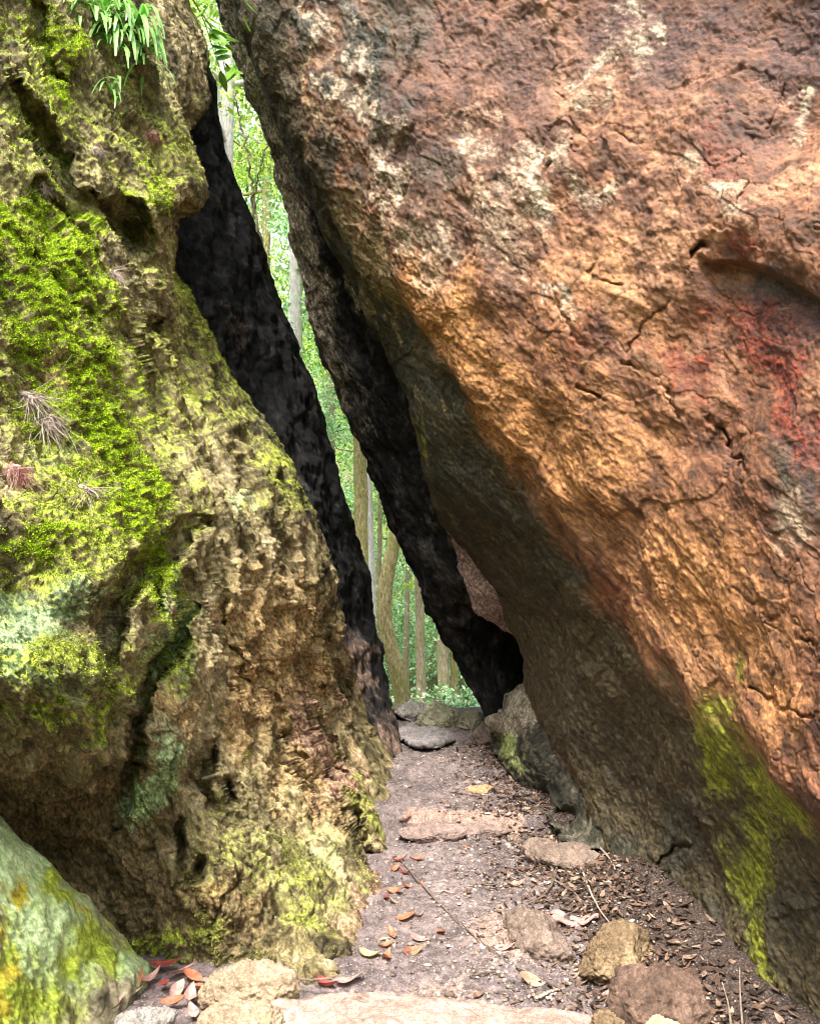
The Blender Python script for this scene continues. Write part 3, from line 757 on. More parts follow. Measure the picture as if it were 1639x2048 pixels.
add_shell("lichen_boulder", sh, MAT_LICH, pad_attr(sh, LICH_ATTR), "low boulder with mint and yellow lichen in the near left corner", 'boulder', 'boulders of the rock passage')

# ================================================================== the broken block at the foot of the slab
BLK_L = [(1368, 1046), (1376, 1030), (1388, 1004), (1430, 999), (1438, 972), (1460, 974), (1510, 984), (1520, 1008), (1560, 1030), (1600, 1046), (1640, 1082), (1664, 1112), (1700, 1130)]
BLK_TPS = TPS([(1040, 1370, 5.7), (1000, 1430, 5.8), (1070, 1420, 5.4), (972, 1450, 5.95), (985, 1510, 5.8), (1010, 1525, 5.6), (1060, 1500, 5.2), (1030, 1560, 5.3), (1046, 1600, 5.0), (1100, 1580, 4.85), (1082, 1640, 4.65), (1112, 1664, 4.45), (1140, 1650, 4.5), (1110, 1690, 4.4), (1200, 1500, 4.9), (1200, 1690, 4.3)])
BLK_ATTR = {}
def blk_depth(U, V):
    d = np.zeros(U.shape)
    d += 0.35 * blobs(U, V, [(1075, 1605, 40, 42, 40, 1.0), (1130, 1640, 30, 25, 0, .8)]) + 0.25 * blobs(U, V, [(990, 1485, 12, 30, 0, 1.0)])
    return d
def blk_disp(p, u, v):
    w, r = worley(p * 7, 6)
    wob = 16 * fbm(p * 8, 3, 0.6, 88)
    BLK_ATTR.update(pale=blobs(u + wob, v + wob, [(1035, 1415, 60, 50, 0, 1.0), (980, 1450, 30, 20, 0, 1.0), (1020, 1460, 30, 30, 0, .8)]), moss=blobs(u + wob, v + wob, [(1015, 1490, 26, 26, 0, 1.0), (1030, 1530, 26, 18, 0, 0.7)]))
    return 0.03 * fbm(p * 4, 3, 0.5, 86) + 0.035 * (r - 0.5) * 1.2 + 0.03 * ridged(p * 9, 3, 0.5, 87) * sstep(1460, 1540, v) + 0.01 * fbm(p * 20, 3, 0.6, 89)
MAT_BLK = rock_material("block_rock", (0.012, 0.011, 0.008), (0.055, 0.05, 0.033), (0.20, 0.175, 0.12), [
    ('pale', (0.22, 0.18, 0.125), (0.40, 0.34, 0.25), 0.25, 1.2), ('moss', (0.15, 0.19, 0.05), (0.30, 0.33, 0.12), 0.25, 1.0)], grain=0.8)
sh = shell(dense(1366, 1690, 2.0, 1366, 1700), BLK_L, [(1368, 1120), (1520, 1190), (1700, 1250)], BLK_TPS, 90, 'L', back=0.6, out=0.3, fillet=16, fr=0.08, depth_fn=blk_depth, disp_fn=blk_disp, curl=0.8, wrap_len=0.5, wrapn=24)
add_shell("broken_block", sh, MAT_BLK, pad_attr(sh, BLK_ATTR), "pale topped broken rock block with a dark hollow under the right boulder", 'rock', 'rocks beside the path')

# pinkish rock wedged in the slit
PNK_TPS = TPS([(900, 1060, 5.75), (945, 1120, 5.65), (975, 1200, 5.6), (950, 1240, 5.95), (1040, 1150, 5.5), (1010, 1262, 6.1)])
PNK_ATTR = {}
def pnk_disp(p, u, v):
    PNK_ATTR.update(pink=np.ones(len(p)) * 0.9)
    return 0.045 * fbm(p * 5, 3, 0.5, 91) + 0.02 * fbm(p * 16, 3, 0.6, 92)
MAT_PNK = rock_material("pink_rock", (0.06, 0.04, 0.04), (0.2, 0.14, 0.12), (0.4, 0.3, 0.27), [('pink', (0.26, 0.155, 0.13), (0.50, 0.37, 0.33), 0.3, 1.2)], grain=0.6)
sh = shell(np.linspace(1040, 1266, 100), [(1040, 884), (1080, 902), (1130, 918), (1180, 933), (1215, 948), (1240, 968), (1258, 1000), (1266, 1030)], [(1040, 980), (1150, 1012), (1266, 1050)], PNK_TPS, 50, 'L', back=0.3, out=-0.02, fillet=10, fr=0.05, disp_fn=pnk_disp, curl=0.5, wrap_len=0.4, wrapn=16)
add_shell("pink_rock", sh, MAT_PNK, pad_attr(sh, PNK_ATTR), "small pinkish rock wedged in the slit between dark slab and orange boulder", 'rock', 'rocks beside the path')

# ================================================================== ground and path
STEPS = [(4.80, 0.10, 0.05), (5.72, 0.05, 0.06), (6.6, 0.06, 0.06)]
def path_z(x, y):
    z = np.zeros(np.shape(y))
    for (y0, hgt, w) in STEPS:
        z = z + hgt * sstep(y0 - w / 2, y0 + w / 2, y + 0.05 * np.sin(x * 4 + y0 * 3))
    z = z + 0.16 * sstep(0.62, 1.25, x - 0.02 * (y - 3)) * sstep(4.7, 3.9, y)      # litter banked against the right boulder
    z = z - 1.3 * sstep(7.6, 13.0, y)
    return z
xs = dense(-0.85, 1.35, 0.0085, -2.6, 2.8, 0.08)
ys = np.concatenate([np.linspace(0.2, 2.3, 40, endpoint=False), 2.3 * (7.4 / 2.3) ** np.linspace(0, 1, 560), np.linspace(7.45, 9.5, 60)])
X, Y = np.meshgrid(xs, ys)
pp = np.stack([X.ravel(), Y.ravel(), np.zeros(X.size)], 1)
Z = path_z(X, Y).ravel()
Z = Z + 0.022 * fbm(pp * 2.2, 3, 0.5, 101) + 0.010 * fbm(pp * 9, 3, 0.55, 102)
wv, wr = worley(pp * 34, 5)
Z += 0.010 * np.clip(1 - wv / 0.55, 0, 1) ** 0.5 * (wr > 0.45) + 0.004 * fbm(pp * 60, 2, 0.6, 103)
wv2, wr2 = worley(pp * 9, 8)
Z += 0.016 * np.clip(1 - wv2 / 0.5, 0, 1) * (wr2 > 0.75)
stone = np.zeros(len(pp))
stone = np.maximum(stone, np.exp(-((pp[:, 1] - 4.85) / 0.12) ** 2) * sstep(-0.1, 0.02, pp[:, 0]) * sstep(0.75, 0.6, pp[:, 0]) * 0.9)
stone = np.maximum(stone, 0.8 * np.exp(-(((pp[:, 0] - 0.42) / 0.22) ** 2 + ((pp[:, 1] - 3.5) / 0.3) ** 2)))
stone = np.maximum(stone, 0.6 * np.exp(-(((pp[:, 0] - 0.1) / 0.22) ** 2 + ((pp[:, 1] - 3.0) / 0.16) ** 2)))
humus = sstep(0.5, 0.95, pp[:, 0] + 0.15 * fbm(pp * 3, 3, .5, 104) - 0.06 * (pp[:, 1] - 3.5)) * sstep(6.2, 5.2, pp[:, 1])
idx = np.arange(X.size).reshape(X.shape)
q = np.stack([idx[:-1, :-1], idx[:-1, 1:], idx[1:, 1:], idx[1:, :-1]], -1).reshape(-1, 4)
t = NT("path_soil")
n1 = t.noise(3.5, 6, 0.6); n2 = t.noise(28, 6, 0.65); n3 = t.noise(120, 4, 0.7); n4 = t.noise(300, 2, 0.6)
c = t.ramp(t.math('ADD', t.math('MULTIPLY', n1, 0.5), t.math('MULTIPLY', n2, 0.5)), [(0.36, (0.065, 0.051, 0.049)), (0.5, (0.165, 0.128, 0.123)), (0.64, (0.30, 0.235, 0.22))])
c = t.mix(t.mask('stone', n2, 1.0, 0.3, 0.7), c, t.ramp(n2, [(0.35, (0.22, 0.14, 0.11)), (0.65, (0.44, 0.31, 0.25))]))
c = t.mix(t.mask('humus', n2, 1.0, 0.3, 0.7), c, t.ramp(n3, [(0.35, (0.02, 0.015, 0.013)), (0.65, (0.11, 0.075, 0.06))]))
vor = t.n("ShaderNodeTexVoronoi"); vor.inputs['Scale'].default_value = 85; t.l(t.tc, vor.inputs['Vector'])
peb = t.ramp(vor.outputs['Distance'], [(0.18, 1.0), (0.32, 0.0)])
sep = t.n("ShaderNodeSeparateColor"); t.l(vor.outputs['Color'], sep.inputs[0])
pk = t.math('MULTIPLY', peb, t.ramp(sep.outputs[0], [(0.62, 0.0), (0.7, 1.0)]))
c = t.mix(t.math('MULTIPLY', pk, 0.8), c, t.mix(sep.outputs[1], (0.24, 0.16, 0.13), (0.50, 0.42, 0.37)))
c = t.mix(0.9, c, t.ramp(n3, [(0.32, 0.45), (0.5, 1.0), (0.68, 1.5)]), 'MULTIPLY')
nb = t.bump(n2, 0.5, 0.03); nb = t.bump(n3, 0.7, 0.01, nb); nb = t.bump(t.math('ADD', n4, pk), 0.5, 0.004, nb)
MAT_PATH = t.finish(c, nb, 0.88, 0.3)
path_verts = np.concatenate([pp[:, :2], Z[:, None]], 1)
add("path", path_verts, q, MAT_PATH, kind='structure', attrs={'stone': stone, 'humus': humus}, origin=np.zeros(3))
def ground_z(x, y):
    """height of the built path surface at a place"""
    x = np.asarray(x, float); y = np.asarray(y, float)
    xi = np.clip(np.searchsorted(xs, x), 0, len(xs) - 1); yi = np.clip(np.searchsorted(ys, y), 0, len(ys) - 1)
    return Z.reshape(X.shape)[yi, xi]
def on_path(u, v, guess=0.0):
    """the point of the path seen at a picture position"""
    z = guess
    for _ in range(6):
        p = at(u, v, gdepth(v, z)); z = 0.5 * z + 0.5 * float(ground_z(p[0], p[1]))
    p = at(u, v, gdepth(v, z)); p[2] = float(ground_z(p[0], p[1]))
    return p

gx = np.concatenate([-np.geomspace(400, 3, 40), np.linspace(-2.6, 2.6, 14), np.geomspace(3, 400, 40)])
gy = np.concatenate([-np.geomspace(400, 1, 30), np.linspace(0, 24, 60), np.geomspace(25, 500, 40)])
GX, GY = np.meshgrid(gx, gy)
gp = np.stack([GX.ravel(), GY.ravel(), np.zeros(GX.size)], 1)
gz = -0.09 - 1.3 * sstep(7.6, 13.0, gp[:, 1]) + 0.15 * fbm(gp * 0.5, 3, 0.5, 110) * sstep(10, 14, np.hypot(gp[:, 0], gp[:, 1]))
gz = gz + 34 * sstep(34, 120, gp[:, 1])
idx = np.arange(GX.size).reshape(GX.shape)
q = np.stack([idx[:-1, :-1], idx[:-1, 1:], idx[1:, 1:], idx[1:, :-1]], -1).reshape(-1, 4)
t = NT("forest_floor")
n1 = t.noise(1.5, 6, 0.6); n2 = t.noise(14, 6, 0.65)
c = t.ramp(n2, [(0.35, (0.04, 0.05, 0.02)), (0.5, (0.11, 0.10, 0.05)), (0.65, (0.2, 0.16, 0.09))])
c = t.mix(t.ramp(n1, [(0.45, 0.0), (0.6, 0.8)]), c, (0.08, 0.15, 0.03))
add("ground", np.concatenate([gp[:, :2], gz[:, None]], 1), q, t.finish(c, t.bump(n2, 0.6, 0.1), 0.95, 0.2), kind='structure', origin=np.zeros(3))

# ------------------------------------------------------------------ loose stones
def ico(level):
    import bmesh
    bm = bmesh.new(); bmesh.ops.create_icosphere(bm, subdivisions=level, radius=1)
    v = np.array([x.co[:] for x in bm.verts]); f = np.array([[l.index for l in x.verts] for x in bm.faces]); bm.free()
    return v, f
ICO6, ICO2, ICO1 = ico(6), ico(2), ico(1)
def stone_mesh(size, seed, planes=7, rough=0.05, rot=0.0, tilt=0.0, sharp=0.86):
    r = np.random.default_rng(seed)
    v = ICO6[0].copy()
    for k in range(planes):                      # knock flat faces off the ball
        n = r.normal(size=3); n /= np.linalg.norm(n)
        c = r.uniform(sharp - 0.22, sharp)
        d = v @ n
        v = v - np.clip(d - c, 0, None)[:, None] * n * 0.9
    v = v * np.array(size)
    nn = ICO6[0] / np.array(size); nn /= np.linalg.norm(nn, axis=1)[:, None]
    s = max(size)
    dsp = rough * s * (1.4 * fbm(v / s * 1.6 + seed, 3, 0.5, seed) + 0.6 * ridged(v / s * 4 + seed, 3, 0.5, seed + 1) + 0.5 * fbm(v / s * 14, 3, 0.6, seed + 2))
    v = v + nn * dsp[:, None]
    ct, st = math.cos(tilt), math.sin(tilt)
    v = np.stack([v[:, 0] * ct - v[:, 2] * st, v[:, 1], v[:, 0] * st + v[:, 2] * ct], 1)
    c, s_ = math.cos(rot), math.sin(rot)
    return np.stack([v[:, 0] * c - v[:, 1] * s_, v[:, 0] * s_ + v[:, 1] * c, v[:, 2]], 1)
def stone_mat(name, dark, mid, light, moss=0.0):
    t = NT(name)
    n1 = t.noise(9, 6, 0.75, None, 0.8); n2 = t.noise(45, 6, 0.7); n3 = t.noise(160, 3, 0.7)
    c = t.ramp(t.math('ADD', t.math('MULTIPLY', n1, 0.6), t.math('MULTIPLY', n2, 0.4)), [(0.36, dark), (0.5, mid), (0.64, light)])
    if moss: c = t.mix(t.ramp(n1, [(0.62 - moss, 0.0), (0.74 - moss, 0.9)]), c, t.mix(n2, (0.12, 0.17, 0.03), (0.34, 0.38, 0.1)))
    c = t.mix(0.8, c, t.ramp(n3, [(0.32, 0.5), (0.5, 1.0), (0.68, 1.4)]), 'MULTIPLY')
    nb = t.bump(n2, 0.6, 0.02); nb = t.bump(n3, 0.5, 0.006, nb)
    return t.finish(c, nb, 0.85, 0.35)
S_PALE = stone_mat("pale_stone", (0.15, 0.10, 0.062), (0.34, 0.25, 0.165), (0.55, 0.44, 0.32), 0.06)
S_GREY = stone_mat("grey_stone", (0.10, 0.095, 0.085), (0.30, 0.27, 0.24), (0.52, 0.47, 0.41))
S_TAN = stone_mat("tan_stone", (0.06, 0.038, 0.02), (0.19, 0.125, 0.068), (0.38, 0.28, 0.16), 0.0)
S_BROWN = stone_mat("brown_stone", (0.04, 0.023, 0.016), (0.12, 0.072, 0.05), (0.25, 0.16, 0.12))
S_PINK = stone_mat("pink_stone", (0.16, 0.10, 0.08), (0.34, 0.235, 0.19), (0.54, 0.41, 0.34))
S_KERB = stone_mat("kerb_stone", (0.10, 0.07, 0.058), (0.235, 0.165, 0.14), (0.40, 0.29, 0.25))
S_TANP = stone_mat("dusty_stone", (0.08, 0.055, 0.042), (0.19, 0.135, 0.105), (0.33, 0.25, 0.20))
S_MOSSY = stone_mat("mossy_stone", (0.09, 0.08, 0.045), (0.28, 0.26, 0.17), (0.48, 0.44, 0.33), 0.05)
S_YEL = stone_mat("yellow_stone", (0.30, 0.23, 0.10), (0.52, 0.43, 0.23), (0.68, 0.6, 0.38))

def stone_at(name, u, v, size, seed, mat, label, cat='stone', sink=0.3, rot=0.0, tilt=0.0, rough=0.085, planes=12, group='stones along the path', lift=0.0, sharp=0.86):
    p = on_path(u, v)
    m = stone_mesh(size, seed, planes, rough, rot, tilt, sharp)
    base = p + np.array([0, 0, size[2] * (1 - 2 * sink) + lift])
    return add(name, m + base, ICO6[1], mat, label, cat, group, origin=p)
stone_at("stone", 505, 2012, (0.185, 0.085, 0.075), 3, S_PALE, "long pale stone lying across the path edge below the mossy boulder", rot=-0.2, tilt=0.22, sink=0.1, sharp=0.8)
stone_at("stone", 482, 2085, (0.135, 0.10, 0.08), 8, S_PALE, "rounded cream stone in front of the long pale stone", rot=0.2, sink=0.2)
stone_at("stone", 290, 2072, (0.105, 0.09, 0.06), 12, S_GREY, "flat grey stone among red leaves by the lichen boulder", rot=0.3, sink=0.25, sharp=0.75)
stone_at("stone", 1232, 1935, (0.16, 0.13, 0.11), 21, S_TAN, "round tan stone at the foot of the right boulder", rot=0.6, sink=0.34)
stone_at("stone", 1325, 2030, (0.175, 0.15, 0.12), 25, S_BROWN, "dark brown stone in front of the round tan stone", rot=0.2, sink=0.37)
stone_at("stone", 1345, 2105, (0.115, 0.07, 0.06), 29, S_YEL, "yellowish stone at the bottom edge before the brown stone", rot=-0.2, sink=0.2)
stone_at("stone", 1235, 2085, (0.09, 0.08, 0.06), 30, S_TAN, "small tan stone beside the path, left of the yellowish stone", rot=-0.2, sink=0.3)
stone_at("stone", 1075, 1885, (0.12, 0.19, 0.08), 33, S_TANP, "half buried sloping stone in the middle of the path's right side", rot=0.5, tilt=-0.25, sink=0.42, rough=0.07, planes=10)
stone_at("stone", 1125, 1722, (0.22, 0.14, 0.07), 37, S_TANP, "flat slab of rock at the foot of the broken block", rot=-0.75, sink=0.4, planes=10, rough=0.07)
stone_at("stone", 955, 1582, (0.10, 0.08, 0.03), 39, stone_mat("orange_stone", (0.3, 0.14, 0.06), (0.5, 0.27, 0.14), (0.62, 0.4, 0.25)), "flat orange stone set in the path", rot=0.1, sink=0.42)
stone_at("stone", 968, 1490, (0.08, 0.10, 0.10), 43, S_TANP, "upright brown stone touching the broken block", rot=1.0, sink=0.25)
# the stone steps
stone_at("stone_step", 770, 2075, (0.60, 0.17, 0.055), 51, S_PINK, "broad pale pink stone step across the bottom of the path", 'step', rot=-0.05, sink=0.3, planes=9, sharp=0.95, group='stone steps of the path', rough=0.03)
stone_at("stone_step", 1120, 2100, (0.36, 0.16, 0.05), 57, S_PINK, "lower pink step stone, right end of the bottom step", 'step', rot=-0.12, sink=0.34, planes=9, sharp=0.95, group='stone steps of the path', rough=0.03)
stone_at("stone_step", 868, 1648, (0.20, 0.075, 0.05), 53, S_KERB, "rough pink kerb stone of the middle step, left piece", 'step', rot=0.05, sink=0.3, planes=10, sharp=0.85, group='stone steps of the path', rough=0.05)
stone_at("stone_step", 962, 1648, (0.15, 0.07, 0.048), 55, S_KERB, "smooth pink kerb stone of the middle step, right piece", 'step', rot=-0.05, sink=0.3, planes=8, sharp=0.9, group='stone steps of the path', rough=0.03)
# crest rocks
stone_at("crest_rock", 880, 1452, (0.20, 0.2, 0.12), 61, S_MOSSY, "mossy layered rock on the crest where the path leaves the gap", 'rock', sink=0.2, rot=0.2, group='rocks on the crest', rough=0.11, planes=16, sharp=0.8)
stone_at("crest_rock", 830, 1440, (0.22, 0.2, 0.075), 63, S_GREY, "low grey rock on the crest beside the dark rock wall", 'rock', sink=0.25, group='rocks on the crest', rough=0.1, planes=14)
stone_at("crest_rock", 942, 1456, (0.12, 0.12, 0.085), 65, S_MOSSY, "small pale mossy rock on the crest beside the dark slab's tip", 'rock', sink=0.2, group='rocks on the crest', rough=0.1, planes=12)
stone_at("crest_rock", 850, 1468, (0.27, 0.42, 0.022), 67, stone_mat("wet_slab", (0.10, 0.085, 0.08), (0.21, 0.185, 0.18), (0.34, 0.31, 0.30)), "flat pale grey slab where the path reaches the crest", 'rock', sink=0.47, group='rocks on the crest', rough=0.045, planes=8)

# ------------------------------------------------------------------ gravel and small litter
def scatter_mesh(base_v, base_f, pos, scale, rotm):
    n = len(pos); k = len(base_v)
    v = np.einsum('nij,kj->nki', rotm, base_v) * scale[:, None, :] if scale.ndim == 2 else np.einsum('nij,kj->nki', rotm, base_v) * scale[:, None, None]
    v = v + pos[:, None]
    f = base_f[None] + (np.arange(n) * k)[:, None, None]
    return v.reshape(-1, 3), f.reshape(-1, base_f.shape[1])
def rand_rot(n, r, flat=None):
    a = r.uniform(0, 2 * np.pi, n)
    if flat is None:
        q = r.normal(size=(n, 4)); q /= np.linalg.norm(q, axis=1)[:, None]
        w, x, y, z = q.T
    else:
        tx, ty = r.normal(0, flat, n), r.normal(0, flat, n)
        # small tilts about x and y after a spin about z
        cz, sz = np.cos(a), np.sin(a)
        Rz = np.zeros((n, 3, 3)); Rz[:, 0, 0] = cz; Rz[:, 0, 1] = -sz; Rz[:, 1, 0] = sz; Rz[:, 1, 1] = cz; Rz[:, 2, 2] = 1
        Rx = np.zeros((n, 3, 3)); Rx[:, 0, 0] = 1; Rx[:, 1, 1] = np.cos(tx); Rx[:, 1, 2] = -np.sin(tx); Rx[:, 2, 1] = np.sin(tx); Rx[:, 2, 2] = np.cos(tx)
        Ry = np.zeros((n, 3, 3)); Ry[:, 1, 1] = 1; Ry[:, 0, 0] = np.cos(ty); Ry[:, 0, 2] = np.sin(ty); Ry[:, 2, 0] = -np.sin(ty); Ry[:, 2, 2] = np.cos(ty)
        return Ry @ Rx @ Rz
    R = np.stack([1 - 2 * (y * y + z * z), 2 * (x * y - z * w), 2 * (x * z + y * w), 2 * (x * y + z * w), 1 - 2 * (x * x + z * z), 2 * (y * z - x * w),
                  2 * (x * z - y * w), 2 * (y * z + x * w), 1 - 2 * (x * x + y * y)], 1)
    return R.reshape(n, 3, 3)
def island_mat(name, stops, rough=0.8, transl=0.0, spec=0.3, noise_scale=60):
    t = NT(name)
    g = t.n("ShaderNodeNewGeometry").outputs['Random Per Island']
    c = t.ramp(g, stops)
    n = t.noise(noise_scale, 4, 0.6)
    c = t.mix(0.8, c, t.ramp(n, [(0.32, 0.35), (0.68, 1.65)]), 'MULTIPLY')
    m = t.finish(c, None, rough, spec)
    if transl:
        tr = t.n("ShaderNodeBsdfTranslucent"); t.l(c, tr.inputs[0])
        mx = t.n("ShaderNodeMixShader"); mx.inputs[0].default_value = transl
        t.l(t.b.outputs[0], mx.inputs[1]); t.l(tr.outputs[0], mx.inputs[2]); t.l(mx.outputs[0], t.out.inputs['Surface'])
    return m
r_ = np.random.default_rng(77)
n = 4200
px = r_.uniform(-0.3, 1.05, n); py = 2.3 + 4.3 * r_.random(n) ** 1.3
side = r_.random(n) < 0.55
px = np.where(side, 0.42 + 0.02 * py + r_.normal(0, 0.22, n), px)
pos = np.stack([px, py, ground_z(px, py)], 1)
sc = np.clip(r_.lognormal(math.log(0.0052), 0.45, n), 0.003, 0.02)
gv, gf = ICO1[0] * (1 + 0.25 * np.random.default_rng(2).normal(size=(len(ICO1[0]), 1))), ICO1[1]
v3 = np.stack([sc * r_.uniform(.8, 1.5, n), sc, sc * r_.uniform(.5, .9, n)], 1)
v_, f_ = scatter_mesh(gv, gf, pos + np.array([0, 0, 0.002]), v3, rand_rot(n, r_))
add("gravel", v_, f_, island_mat("gravel", [(0.0, (0.10, 0.07, 0.055)), (0.4, (0.24, 0.17, 0.135)), (0.75, (0.36, 0.26, 0.21)), (1.0, (0.56, 0.48, 0.42))]), kind='stuff', origin=np.zeros(3))

def leaf_mesh(L, W, curl=0.3, fold=0.25, nl=8, twist=0.0):
    """one lanceolate leaf lying along +x, folded on its midrib and curled along its length"""
    vs, fs = [], []
    for i in range(nl + 1):
        s = i / nl
        w = W * 0.5 * (math.sin(math.pi * min(1, s ** 0.8)) ** 0.8 + 0.03)
        a = (s - 0.4) * curl * 3
        x = L * (s - 0.5) * (1 - 0.12 * abs(curl)); z = L * 0.35 * curl * (s - 0.4) ** 2 * 4
        tw = twist * (s - 0.5)
        for sg in (-1, 0, 1):
            yy = sg * w * math.cos(fold); zz = z + abs(sg) * w * math.sin(fold) + sg * w * math.sin(tw)
            vs.append((x, yy, zz))
    for i in range(nl):
        for j in (0, 1):
            a = i * 3 + j
            fs.append((a, a + 3, a + 4, a + 1))
    return np.array(vs), np.array(fs)
n = 6800
px = 0.55 + 0.06 * r_.normal(0, 1, n) * 3; py = 2.5 + 4.0 * r_.random(n)
px = np.where(r_.random(n) < 0.72, 0.88 - 0.04 * (py - 3) + r_.normal(0, 0.16, n), px + 0.1)
pos = np.stack([px, py, ground_z(px, py) + 0.008], 1)
lv, lf = leaf_mesh(1.0, 0.34, 0.35, 0.3, 5)
sc = 0.010 + 0.05 * r_.random(n) ** 1.7
v_, f_ = scatter_mesh(lv, lf, pos, sc, rand_rot(n, r_, 0.35))
add("leaf_litter", v_, f_, island_mat("dry_litter", [(0.0, (0.02, 0.013, 0.010)), (0.45, (0.085, 0.05, 0.034)), (0.8, (0.19, 0.115, 0.078)), (1.0, (0.34, 0.24, 0.18))], 0.7, 0.15), kind='stuff', origin=np.zeros(3))

# ------------------------------------------------------------------ the larger fallen leaves, one by one
def leaf_mat(name, a, b):
    t = NT(name)
    n = t.noise(30, 5, 0.65); n2 = t.noise(140, 3, 0.6)
    c = t.mix(t.ramp(n, [(0.35, 0.0), (0.65, 1.0)]), a, b)
    c = t.mix(0.6, c, t.ramp(n2, [(0.3, 0.6), (0.7, 1.35)]), 'MULTIPLY')
    m = t.finish(c, t.bump(n2, 0.3, 0.003), 0.55, 0.4)
    tr = t.n("ShaderNodeBsdfTranslucent"); t.l(c, tr.inputs[0])
    mx = t.n("ShaderNodeMixShader"); mx.inputs[0].default_value = 0.2
    t.l(t.b.outputs[0], mx.inputs[1]); t.l(tr.outputs[0], mx.inputs[2]); t.l(mx.outputs[0], t.out.inputs['Surface'])
    return m
LEAFM = {'orange red': leaf_mat("leaf_orange_red", (0.34, 0.10, 0.05), (0.54, 0.22, 0.12)), 'crimson': leaf_mat("leaf_crimson", (0.20, 0.03, 0.03), (0.42, 0.09, 0.07)),
         'pinkish': leaf_mat("leaf_pinkish", (0.40, 0.19, 0.16), (0.62, 0.38, 0.33)), 'tan': leaf_mat("leaf_tan", (0.30, 0.20, 0.13), (0.52, 0.38, 0.28)),
         'yellowish': leaf_mat("leaf_yellowish", (0.50, 0.36, 0.14), (0.66, 0.52, 0.28)), 'bright green': leaf_mat("leaf_green", (0.10, 0.34, 0.02), (0.20, 0.50, 0.05)),
         'dark brown': leaf_mat("leaf_brown", (0.06, 0.03, 0.025), (0.16, 0.08, 0.06))}
# (column, row, length m, turn degrees, colour, place)
LEAVES = [(800, 1722, .10, 10, 'orange red', 'against the mossy boulder foot, topmost of its cluster'), (832, 1722, .09, 20, 'orange red', 'lying flat on the path right of the boulder foot'),
 (786, 1742, .08, 60, 'orange red', 'pressed to the mossy boulder foot above the long twig'), (806, 1748, .07, 150, 'crimson', 'under the upper end of the long twig'),
 (792, 1786, .10, -30, 'orange red', 'largest of the leaves by the boulder corner'), (818, 1776, .11, 25, 'orange red', 'pointing right beside the long twig'),
 (842, 1772, .05, 80, 'orange red', 'small, touching the long twig'), (782, 1808, .08, 170, 'tan', 'curled below the orange leaf pair on the left'),
 (772, 1798, .06, 100, 'crimson', 'tucked at the boulder corner below the orange leaves'), (812, 1838, .10, 10, 'orange red', 'flat and faded on mid path left of the twig'),
 (838, 1832, .06, 40, 'pinkish', 'beside the flat faded leaf left of the twig'), (782, 1872, .09, 110, 'orange red', 'curled up, alone near the left edge'),
 (881, 1866, .08, 110, 'orange red', 'standing alone in the middle of the path'), (738, 1916, .10, -20, 'yellowish', 'with orange edge near the boulder base'),
 (772, 1918, .09, 80, 'orange red', 'upright beside the yellowish leaf'), (768, 1896, .07, 40, 'orange red', 'just above the upright leaf'), (770, 1882, .05, 0, 'yellowish', 'small, above the leaf group on the left'),
 (840, 1882, .09, 10, 'pinkish', 'faded, in front of the curled lone leaf'), (824, 1906, .09, 30, 'orange red', 'flat and faded below the pinkish leaf'), (812, 1668, .09, 15, 'orange red', 'faded, in front of the middle step'),
 (840, 1678, .10, 0, 'orange red', 'long and flat in front of the middle step'), (884, 1606, .05, 60, 'orange red', 'small, beyond the middle step'),
 (818, 1576, .08, 10, 'tan', 'by the left wall beyond the middle step'), (1010, 1898, .09, -15, 'pinkish', 'broad, on the path left of the tan stone'), (1030, 1772, .10, 0, 'tan', 'long, among gravel by the litter edge'),
 (1048, 1742, .09, -20, 'dark brown', 'curled at the edge of the dark litter'), (1012, 1774, .08, 5, 'tan', 'beside the long tan leaf'), (1060, 1968, .10, 5, 'tan', 'narrow, on the path by the thin twig'),
 (1395, 1993, .06, -40, 'orange red', 'at the foot of the right boulder by the dark brown stone'), (1218, 1992, .07, 30, 'pinkish', 'small, between the tan stone and the path'),
 (1215, 2012, .07, 80, 'yellowish', 'at the left foot of the dark brown stone'), (700, 1968, .12, 10, 'pinkish', 'by the near end of the mossy boulder'), (650, 1975, .10, -30, 'crimson', 'behind the right end of the long pale stone'),
 (618, 1962, .10, 15, 'pinkish', 'leaning behind the long pale stone'), (640, 1958, .09, -20, 'orange red', 'beneath the bright green leaf'), (598, 1951, .06, 10, 'bright green', 'only green leaf on the ground, behind the long pale stone'),
 (330, 1945, .14, -10, 'crimson', 'dark and glossy, hard against the mossy boulder base'), (362, 1958, .11, 20, 'pinkish', 'just before the dark glossy leaf'), (385, 1968, .10, -30, 'orange red', 'left of the long pale stone'),
 (300, 1975, .10, 60, 'pinkish', 'at the tip of the lichen boulder'), (272, 1992, .11, 40, 'orange red', 'leaning on the lichen boulder'), (250, 2012, .12, 30, 'tan', 'long and pale below the lichen boulder'),
 (222, 2030, .11, 50, 'pinkish', 'lowest leaf beside the lichen boulder'), (352, 1996, .10, 80, 'pinkish', 'in the pile between grey and cream stones'), (378, 2012, .11, 100, 'pinkish', 'pale and curled, on top of the pile by the cream stone'),
 (398, 1992, .09, -40, 'orange red', 'tucked under the long pale stone'), (386, 2040, .08, 120, 'pinkish', 'small, between the grey stone and the cream stone'), (330, 1985, .09, -60, 'crimson', 'half buried in the pile near the lichen boulder'),
 (420, 1978, .08, 20, 'tan', 'at the left end of the long pale stone'), (345, 2020, .09, 10, 'orange red', 'beside the grey stone')]
